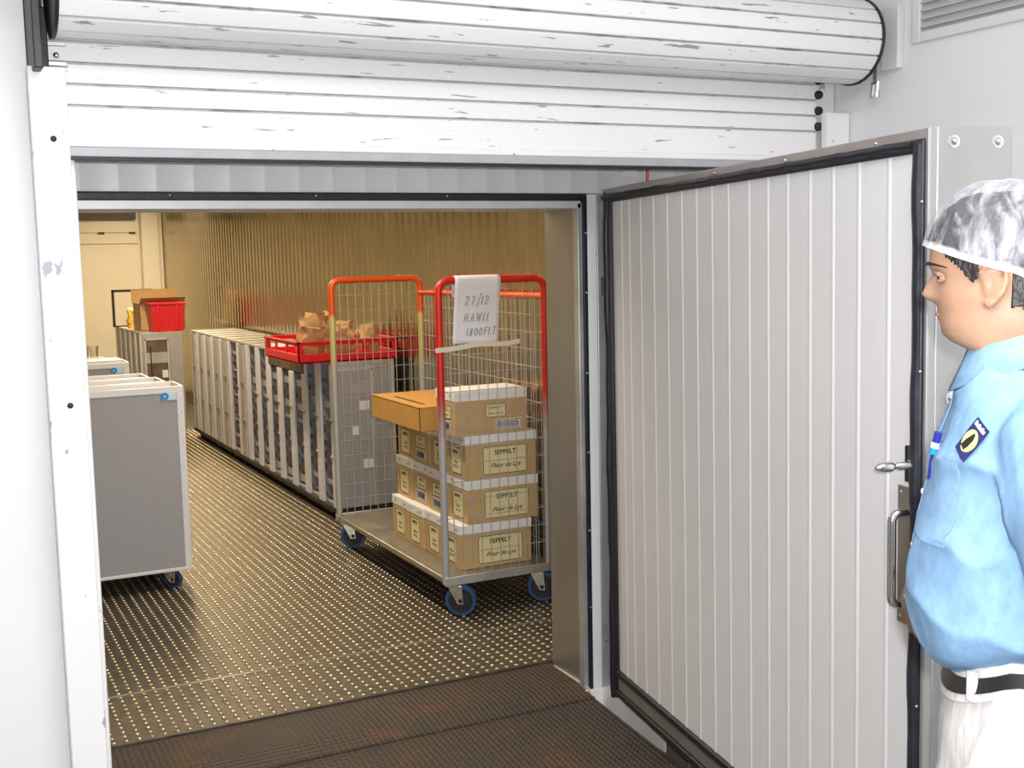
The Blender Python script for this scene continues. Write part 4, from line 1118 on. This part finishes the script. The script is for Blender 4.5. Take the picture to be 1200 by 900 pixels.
for s in (-1, 1):
    e = pobj('eye', MB().ball((.0530, s * .031, 1.6005), (.0100, .012, .0095), 14, 10), 'eye_white')
    pobj('iris', MB().ball((.0622, s * .0315, 1.6010), (.0028, .0052, .0052), 12, 8), 'iris', e)
    pobj('eyelid', MB().tube([(.050, s * .046, 1.603), (.0625, s * .040, 1.6060), (.0660, s * .031, 1.6070), (.0640, s * .022, 1.6050), (.060, s * .016, 1.602)], [.002, .0040, .0044, .0040, .002], 8), 'skin', e)
    pobj('eyelid', MB().tube([(.052, s * .045, 1.598), (.0600, s * .039, 1.5955), (.0635, s * .031, 1.5945), (.0620, s * .022, 1.596), (.060, s * .016, 1.600)], [.002, .003, .003, .003, .002], 8), 'skin', e)
    pobj('eyebrow', MB().tube([(.0500, s * .060, 1.6155), (.0690, s * .048, 1.6205), (.0790, s * .034, 1.6220), (.0820, s * .021, 1.6205), (.0800, s * .012, 1.6195)], [.0008, .0020, .0027, .0027, .001], 6), 'hair')
pobj('lips', MB().tube([(.0530, -.022, 1.5425), (.0630, -.014, 1.5430), (.0668, 0, 1.5430), (.0630, .014, 1.5430), (.0530, .022, 1.5425)], [.001, .0024, .0028, .0024, .001], 8), mat('lip_skin', (.50, .26, .19), .5))

# hair net: an ellipsoidal cap gathered into a hem
def cap():
    c = Vector((-.028, 0, 1.628)); n, m = 96, 26; mb = MB(); hem = []
    for i in range(m + 1):
        t = i / m
        for j in range(n):
            a = 2 * math.pi * j / n; ca, sa = math.cos(a), math.sin(a)
            zh = 1.648 if ca > .6 else None
            k = (1 - ca) / 2
            zh = 1.648 - .055 * min(1, k * 1.35) - .035 * max(0, k - .55) / .45
            e0 = math.asin(max(-.8, min(.8, (zh - c.z) / .108)))
            e = e0 + (math.pi / 2 - e0) * t
            rx = .114 if ca > 0 else .131; ry = .0935
            w = math.copysign(abs(ca) ** .92, ca), math.copysign(abs(sa) ** .92, sa)
            ce = max(0.0, math.cos(e)) ** .74
            p = Vector((c.x + w[0] * rx * ce, w[1] * ry * ce, c.z + (.115 if e > 0 else .108) * math.sin(e)))
            q = (p - c).normalized()
            fold = mnoise.noise(Vector((p.x * 26, p.y * 26 + 3, p.z * 12))) * .006 + mnoise.noise(Vector((p.x * 60, p.y * 60, p.z * 25 + 7))) * .003 + .0016 * math.sin(a * 22 + 2 * math.sin(t * 9)) * (1 - t)
            p += q * (fold * min(1, .25 + t * 4) + .002)
            if t == 0: p += Vector((ca, sa, 0)) * .002
            mb.v.append(tuple(p)); hem.append(.85 if i <= 1 else .0)
    for i in range(m):
        for j in range(n):
            k = (j + 1) % n; mb.f.append((i * n + j, i * n + k, (i + 1) * n + k, (i + 1) * n + j))
    mb.at['hem'] = hem
    return mb
pobj('hair_net', cap(), 'hairnet', angle=60)

# shirt
shm = MB(); shm.loft([[p + Vector((0, 0, rise(p.x) * max(0, min(1, (1.09 - p.z) / .10)))) for p in torso_ring(z, 0)] for z in tz if z < 1.478])
shm.tube([shL + Vector((.0, -.07, .012)), shL + Vector((0, -.01, .005)), shL.lerp(elL, .35) + Vector((0, .012, 0)), shL.lerp(elL, .7), elL, elL.lerp(wrL, .45), elL.lerp(wrL, .85), wrL + Vector((0, 0, -.005))], [.066, .072, .070, .064, .058, .053, .046, .040], 20)
shm.tube([shR + Vector((.0, .07, .012)), shR + Vector((0, .01, .005)), shR.lerp(elR, .35), shR.lerp(elR, .7), elR, elR.lerp(wrR, .45), elR.lerp(wrR, .80), elR.lerp(wrR, .93)], [.066, .072, .070, .064, .058, .053, .046, .040], 20)
so_ = pobj('shirt', shm, 'shirt'); remesh(so_, .0065, 5, .5)
# cloth folds pressed into the shirt surface
def shirt_fold(v):
    p = v + Vector((0, 0, ZF))
    amp = .0095
    f1 = mnoise.noise(Vector((p.x * 7 + p.z * 4, p.y * 7, p.z * 5 - p.x * 5)))
    f2 = mnoise.noise(Vector((p.x * 16 - p.z * 5, p.y * 15 + 4, p.z * 9 + p.y * 7)))
    ridge = (1 - abs(f1) * 2.4) ** 3 if abs(f1) < .41 else 0
    return amp * ridge + .0030 * f2
push(so_, shirt_fold)
from mathutils.bvhtree import BVHTree
bv = BVHTree.FromPolygons([v.co.copy() for v in so_.data.vertices], [tuple(p.vertices) for p in so_.data.polygons])
def on_shirt(y, z, off=.001):
    """Point of the shirt front at figure coordinates (y, z), off the cloth by off (local to the person)."""
    h = bv.ray_cast(Vector((.5, y, z - ZF)), Vector((-1, 0, 0)))
    return (h[0] + h[1] * off) if h[0] else Vector((.0, y, z - ZF))
def on_side(phi, z, off=.001):
    c = Vector((-.08, 0, z - ZF)); d = Vector((math.cos(phi), math.sin(phi), 0))
    h = bv.ray_cast(c + d * .5, -d)
    return (h[0] + h[1] * off) if h[0] else c + d * .19
def patch(fn, pts_u, pts_v, off, thick, on=on_shirt):
    mb = MB(); nu, nv = len(pts_u), len(pts_v)
    for o_ in (off, off + thick):
        for v in pts_v:
            for u in pts_u:
                y, z = fn(u, v); mb.v.append(tuple(on(y, z, o_)))
    b = nu * nv
    for i in range(nv - 1):
        for j in range(nu - 1):
            q = (i * nu + j, i * nu + j + 1, (i + 1) * nu + j + 1, (i + 1) * nu + j)
            mb.f.append(tuple(reversed(q))); mb.f.append(tuple(x + b for x in q))
    edge = [j for j in range(nu)] + [i * nu + nu - 1 for i in range(1, nv)] + [(nv - 1) * nu + j for j in range(nu - 2, -1, -1)] + [i * nu for i in range(nv - 2, 0, -1)]
    for a, c in zip(edge, edge[1:] + edge[:1]): mb.f.append((a, c, c + b, a + b))
    return mb
lin = lambda a, b, n: [a + (b - a) * i / n for i in range(n + 1)]
sp = lambda name, mb, m, par=None, **k: obj(name, mb, m, par or so_, **k)
sp('placket', patch(lambda u, v: (u, v), lin(-.016, .016, 4), lin(.985, 1.452, 44), .0008, .0016), 'shirt_seam')
for z in (1.418, 1.345, 1.262, 1.175, 1.090, 1.015):
    p = on_shirt(0, z, .003); sp('button', MB().ball(tuple(p), (.0022, .0050, .0050), 12, 8), 'button')
# chest pocket, badge and pen on the left breast
PKY, PKZ = .110, 1.285
sp('pocket', patch(lambda u, v: (PKY + u - .10 * (v), PKZ + v), lin(-.055, .055, 8), lin(-.07, .065, 10), .0006, .0011), 'shirt_seam')
BA = R(-34); BPH, BCZ = R(62), 1.372
def bfn(u, v): return (BPH + (u * math.cos(BA) - v * math.sin(BA)) / .19, BCZ + u * math.sin(BA) + v * math.cos(BA))
bg = sp('badge', patch(bfn, lin(-.0150, .0150, 4), lin(-.027, .027, 6), .0035, .0016, on_side), 'navy')
def disc(fn, off, thick, ru, rv, u0=0, v0=0, n=24):
    mb = MB()
    for o_ in (off, off + thick):
        for j in range(n):
            a = 2 * math.pi * j / n; y, z = fn(u0 + ru * math.cos(a), v0 + rv * math.sin(a)); mb.v.append(tuple(on_side(y, z, o_)))
    mb.f += [tuple(reversed(range(n))), tuple(range(n, 2 * n))] + [(j, (j + 1) % n, n + (j + 1) % n, n + j) for j in range(n)]
    return mb
sp('badge_oval', disc(bfn, .0052, .0005, .0128, .0172, 0, -.003), 'patch_yellow', so_)
poly = [(-.008, -.016), (.002, -.018), (.004, -.010), (.005, .002), (.003, .010), (.000, .011), (-.003, .004), (-.006, -.004)]
mb = MB()
for o_ in (.0058, .0064): mb.v += [tuple(on_side(*bfn(u, v), o_)) for u, v in poly]
k = len(poly); mb.f = [tuple(reversed(range(k))), tuple(range(k, 2 * k))] + [(j, (j + 1) % k, k + (j + 1) % k, k + j) for j in range(k)]
sp('badge_figure', mb, 'black')
wr_ = MB()
for q in range(6):
    u = -.0110 + q * .0040
    wr_.join(patch(bfn, [u, u + .0026], [.0180, .0180 + (.0045 if q % 2 else .006)], .0054, .0006, on_side))
sp('badge_lettering', wr_, 'white')
pe = MB(); PY_, PZ_ = .078, 1.352
a = on_shirt(PY_ - .004, PZ_ - .055, .004); b_ = on_shirt(PY_ + .004, PZ_ - .004, .006); c_ = on_shirt(PY_ + .006, PZ_ + .022, .010)
pen = sp('pen', pe.tube([tuple(a), tuple(a.lerp(b_, .5)), tuple(b_)], [.002, .0042, .0045], 10), 'pen_blue')
sp('pen_cap', MB().tube([tuple(b_ + Vector((.004, .006, -.012))), tuple(c_ + Vector((.004, .006, -.012)))], .0055, 12), 'blue')
sp('pen_band', MB().tube([tuple(b_.lerp(c_, .35) + Vector((.004, .006, -.012))), tuple(b_.lerp(c_, .65) + Vector((.004, .006, -.012)))], .0062, 12), 'white')
sp('pen_top', MB().tube([tuple(b_.lerp(c_, .7) + Vector((.004, .006, -.012))), tuple(b_.lerp(c_, 1.25) + Vector((.004, .006, -.012)))], .0060, 12), 'pen_blue')
# collar
def collar():
    mb = MB(); n = 40; rows = []
    for rad, dz, q in ((.0735, -.030, 0), (.0745, .000, 0), (.0800, .005, 0), (.0900, -.014, 1), (.1040, -.040, 2)):
        row = []
        for i in range(n + 1):
            a = R(12) + (2 * math.pi - R(24)) * i / n; c, s = math.cos(a), math.sin(a)
            zt = 1.508 - .024 * c
            near = max(0, (c - .55) / .45)
            d = dz - (.020 * near if q == 2 else .008 * near if q == 1 else 0)
            r_ = rad + (.004 * near if q == 2 else 0)
            row.append((-.052 + r_ * c * .92, r_ * s, zt + d))
        rows.append(row)
    mb.loft(rows, closed=False)
    return mb
co_ = pobj('collar', collar(), 'shirt_seam', so_, angle=60)
co_.parent = so_; sdm = co_.modifiers.new('t', 'SOLIDIFY'); sdm.thickness = .0022; sdm.offset = 1
for s in (-1, 1): pobj('collar_button', MB().ball((.033, s * .036, 1.4365), (.003, .005, .005), 10, 6), 'button', so_)
# trousers, belt, shoes
tr = MB(); tr.loft([[p + Vector((0, 0, rise(p.x) * i / 14)) for p in pelv_ring(.78 + i * .0145, .008)] for i in range(15)])
for s in (-1, 1):
    tr.tube([(-.082, s * .088, .90), (-.078, s * .094, .80), (-.076, s * .100, .68), (-.070, s * .105, .47), (-.085, s * .108, .28), (-.098, s * .111, .05), (-.100, s * .112, ZF + .05)], [.092, .108, .102, .088, .084, .078, .078], 24)
to_ = pobj('trousers', tr, 'trouser'); remesh(to_, .008, 8, .5)
def trouser_fold(p):
    f1 = mnoise.noise(Vector((p.x * 9 + p.z * 3, p.y * 9, p.z * 6))); f2 = mnoise.noise(Vector((p.x * 20, p.y * 18, p.z * 8 + p.x * 9)))
    return .010 * ((1 - abs(f1) * 2.4) ** 3 if abs(f1) < .41 else 0) + .003 * f2
push(to_, trouser_fold)
def band(z0, z1, g, wob=0):
    rings = []
    for gg, z in ((g - .004, z0), (g, z0), (g, z1), (g - .004, z1), (g - .004, z0)):
        rings.append([p + Vector((0, 0, rise(p.x))) for p in pelv_ring(z, gg)])
    return MB().loft(rings, caps=False)
pobj('waistband', band(.940, .986, .0150), 'trouser', to_)
bl_ = pobj('belt', band(.953, .973, .0195), 'belt')
f, b, w = lerp_tab(PELV, .963)
pobj('buckle', MB().box((f + .0195, -.022, .972), (f + .0245, .022, .977)).box((f + .0195, -.022, .999), (f + .0245, .022, 1.004)).box((f + .0195, -.022, .972), (f + .0245, -.017, 1.004)).box((f + .0195, .017, .972), (f + .0245, .022, 1.004)), 'chrome', bl_)
for a in (R(52), R(100), R(150), R(-52), R(-100), R(-150)):
    f, b, w = lerp_tab(PELV, .965); xc = (f + b) / 2; c, s = math.cos(a), math.sin(a)
    p = Vector((xc + math.copysign(abs(c) ** .82, c) * ((f - b) / 2 + .021), math.copysign(abs(s) ** .82, s) * (w + .021), .9635)); p.z += rise(p.x)
    pobj('belt_loop', MB().box((-.003, -.009, -.023), (.003, .009, .023)).xf(Matrix.Translation(p) @ Matrix.Rotation(a, 4, 'Z')), 'trouser', to_, bevel=.002)
for s in (-1, 1):
    sh1 = MB()
    for x, hw, h0 in ((-.165, .028, .05), (-.15, .036, .075), (-.10, .038, .085), (-.04, .040, .075), (.02, .045, .055), (.07, .043, .045), (.105, .030, .035), (.118, .016, .022)):
        sh1.v += [(x, s * .118 + math.copysign(abs(math.cos(q)) ** .7, math.cos(q)) * hw, ZF + max(.002, h0 / 2 + math.copysign(abs(math.sin(q)) ** .6, math.sin(q)) * h0 / 2)) for q in (2 * math.pi * j / 16 for j in range(16))]
    for i in range(7):
        for j in range(16): sh1.f.append((i * 16 + j, i * 16 + (j + 1) % 16, (i + 1) * 16 + (j + 1) % 16, (i + 1) * 16 + j))
    sh1.f += [tuple(range(16)), tuple(reversed(range(7 * 16, 8 * 16)))]
    pobj('shoe', sh1, 'belt', angle=60)

# ================================================================ LIGHT
def light(name, typ, loc, energy, col=(1, 1, 1), size=.1, sy=None, rot=(0, 0, 0)):
    l = bpy.data.lights.new(name, typ); l.energy = energy; l.color = col
    if typ == 'AREA':
        l.size = size
        if sy: l.shape = 'RECTANGLE'; l.size_y = sy
    elif typ in ('POINT', 'SPOT'): l.shadow_soft_size = size
    o = bpy.data.objects.new(name, l); COL.objects.link(o); o.location = loc; o.rotation_euler = rot; return o

PAN, PIT, ROL, FPX = R(26.66), R(6.33), R(1.21), 1377.0
fwd = Vector((math.sin(PAN) * math.cos(PIT), math.cos(PAN) * math.cos(PIT), -math.sin(PIT)))
rt = Vector((math.cos(PAN), -math.sin(PAN), 0)); up = rt.cross(fwd)
r2 = rt * math.cos(ROL) - up * math.sin(ROL); u2 = rt * math.sin(ROL) + up * math.cos(ROL)
cam_d = bpy.data.cameras.new('camera'); cam_d.sensor_fit = 'HORIZONTAL'; cam_d.sensor_width = 36; cam_d.lens = FPX / 1200 * 36
cam_d.clip_start = .05; cam_d.clip_end = 60
cam = bpy.data.objects.new('camera', cam_d); COL.objects.link(cam)
mw = Matrix((r2, u2, -fwd)).transposed().to_4x4(); mw.translation = (0, 0, 1.65); cam.matrix_world = mw
SC.camera = cam

cp = Vector((0, 0, 1.65))
light('camera_flash', 'POINT', cp + r2 * .055 + u2 * .06 + fwd * .02, 165, (1, .99, 1.0), .025)
light('hall_lamp', 'AREA', (1.1, .5, 2.97), 46, (1, .98, .97), 1.8, 1.2)
for x, y, e_, c_ in ((1.5, 5.2, 24, (1, .86, .66)), (1.5, 7.6, 30, (1, .81, .54)), (1.6, 10.2, 40, (1, .79, .50)), (2.45, 12.9, 58, (1, .80, .52))):
    light('cold_room_lamp', 'AREA', (x, y, 2.46), e_, c_, .14, 1.3)
w = bpy.data.worlds.new('world'); SC.world = w; w.use_nodes = True
w.node_tree.nodes['Background'].inputs[0].default_value = (.9, .92, 1, 1); w.node_tree.nodes['Background'].inputs[1].default_value = .15
vs = SC.view_settings
vs.view_transform = 'Standard'; vs.look = 'None'; vs.gamma = 1; vs.use_curve_mapping = False; vs.exposure = 0.46
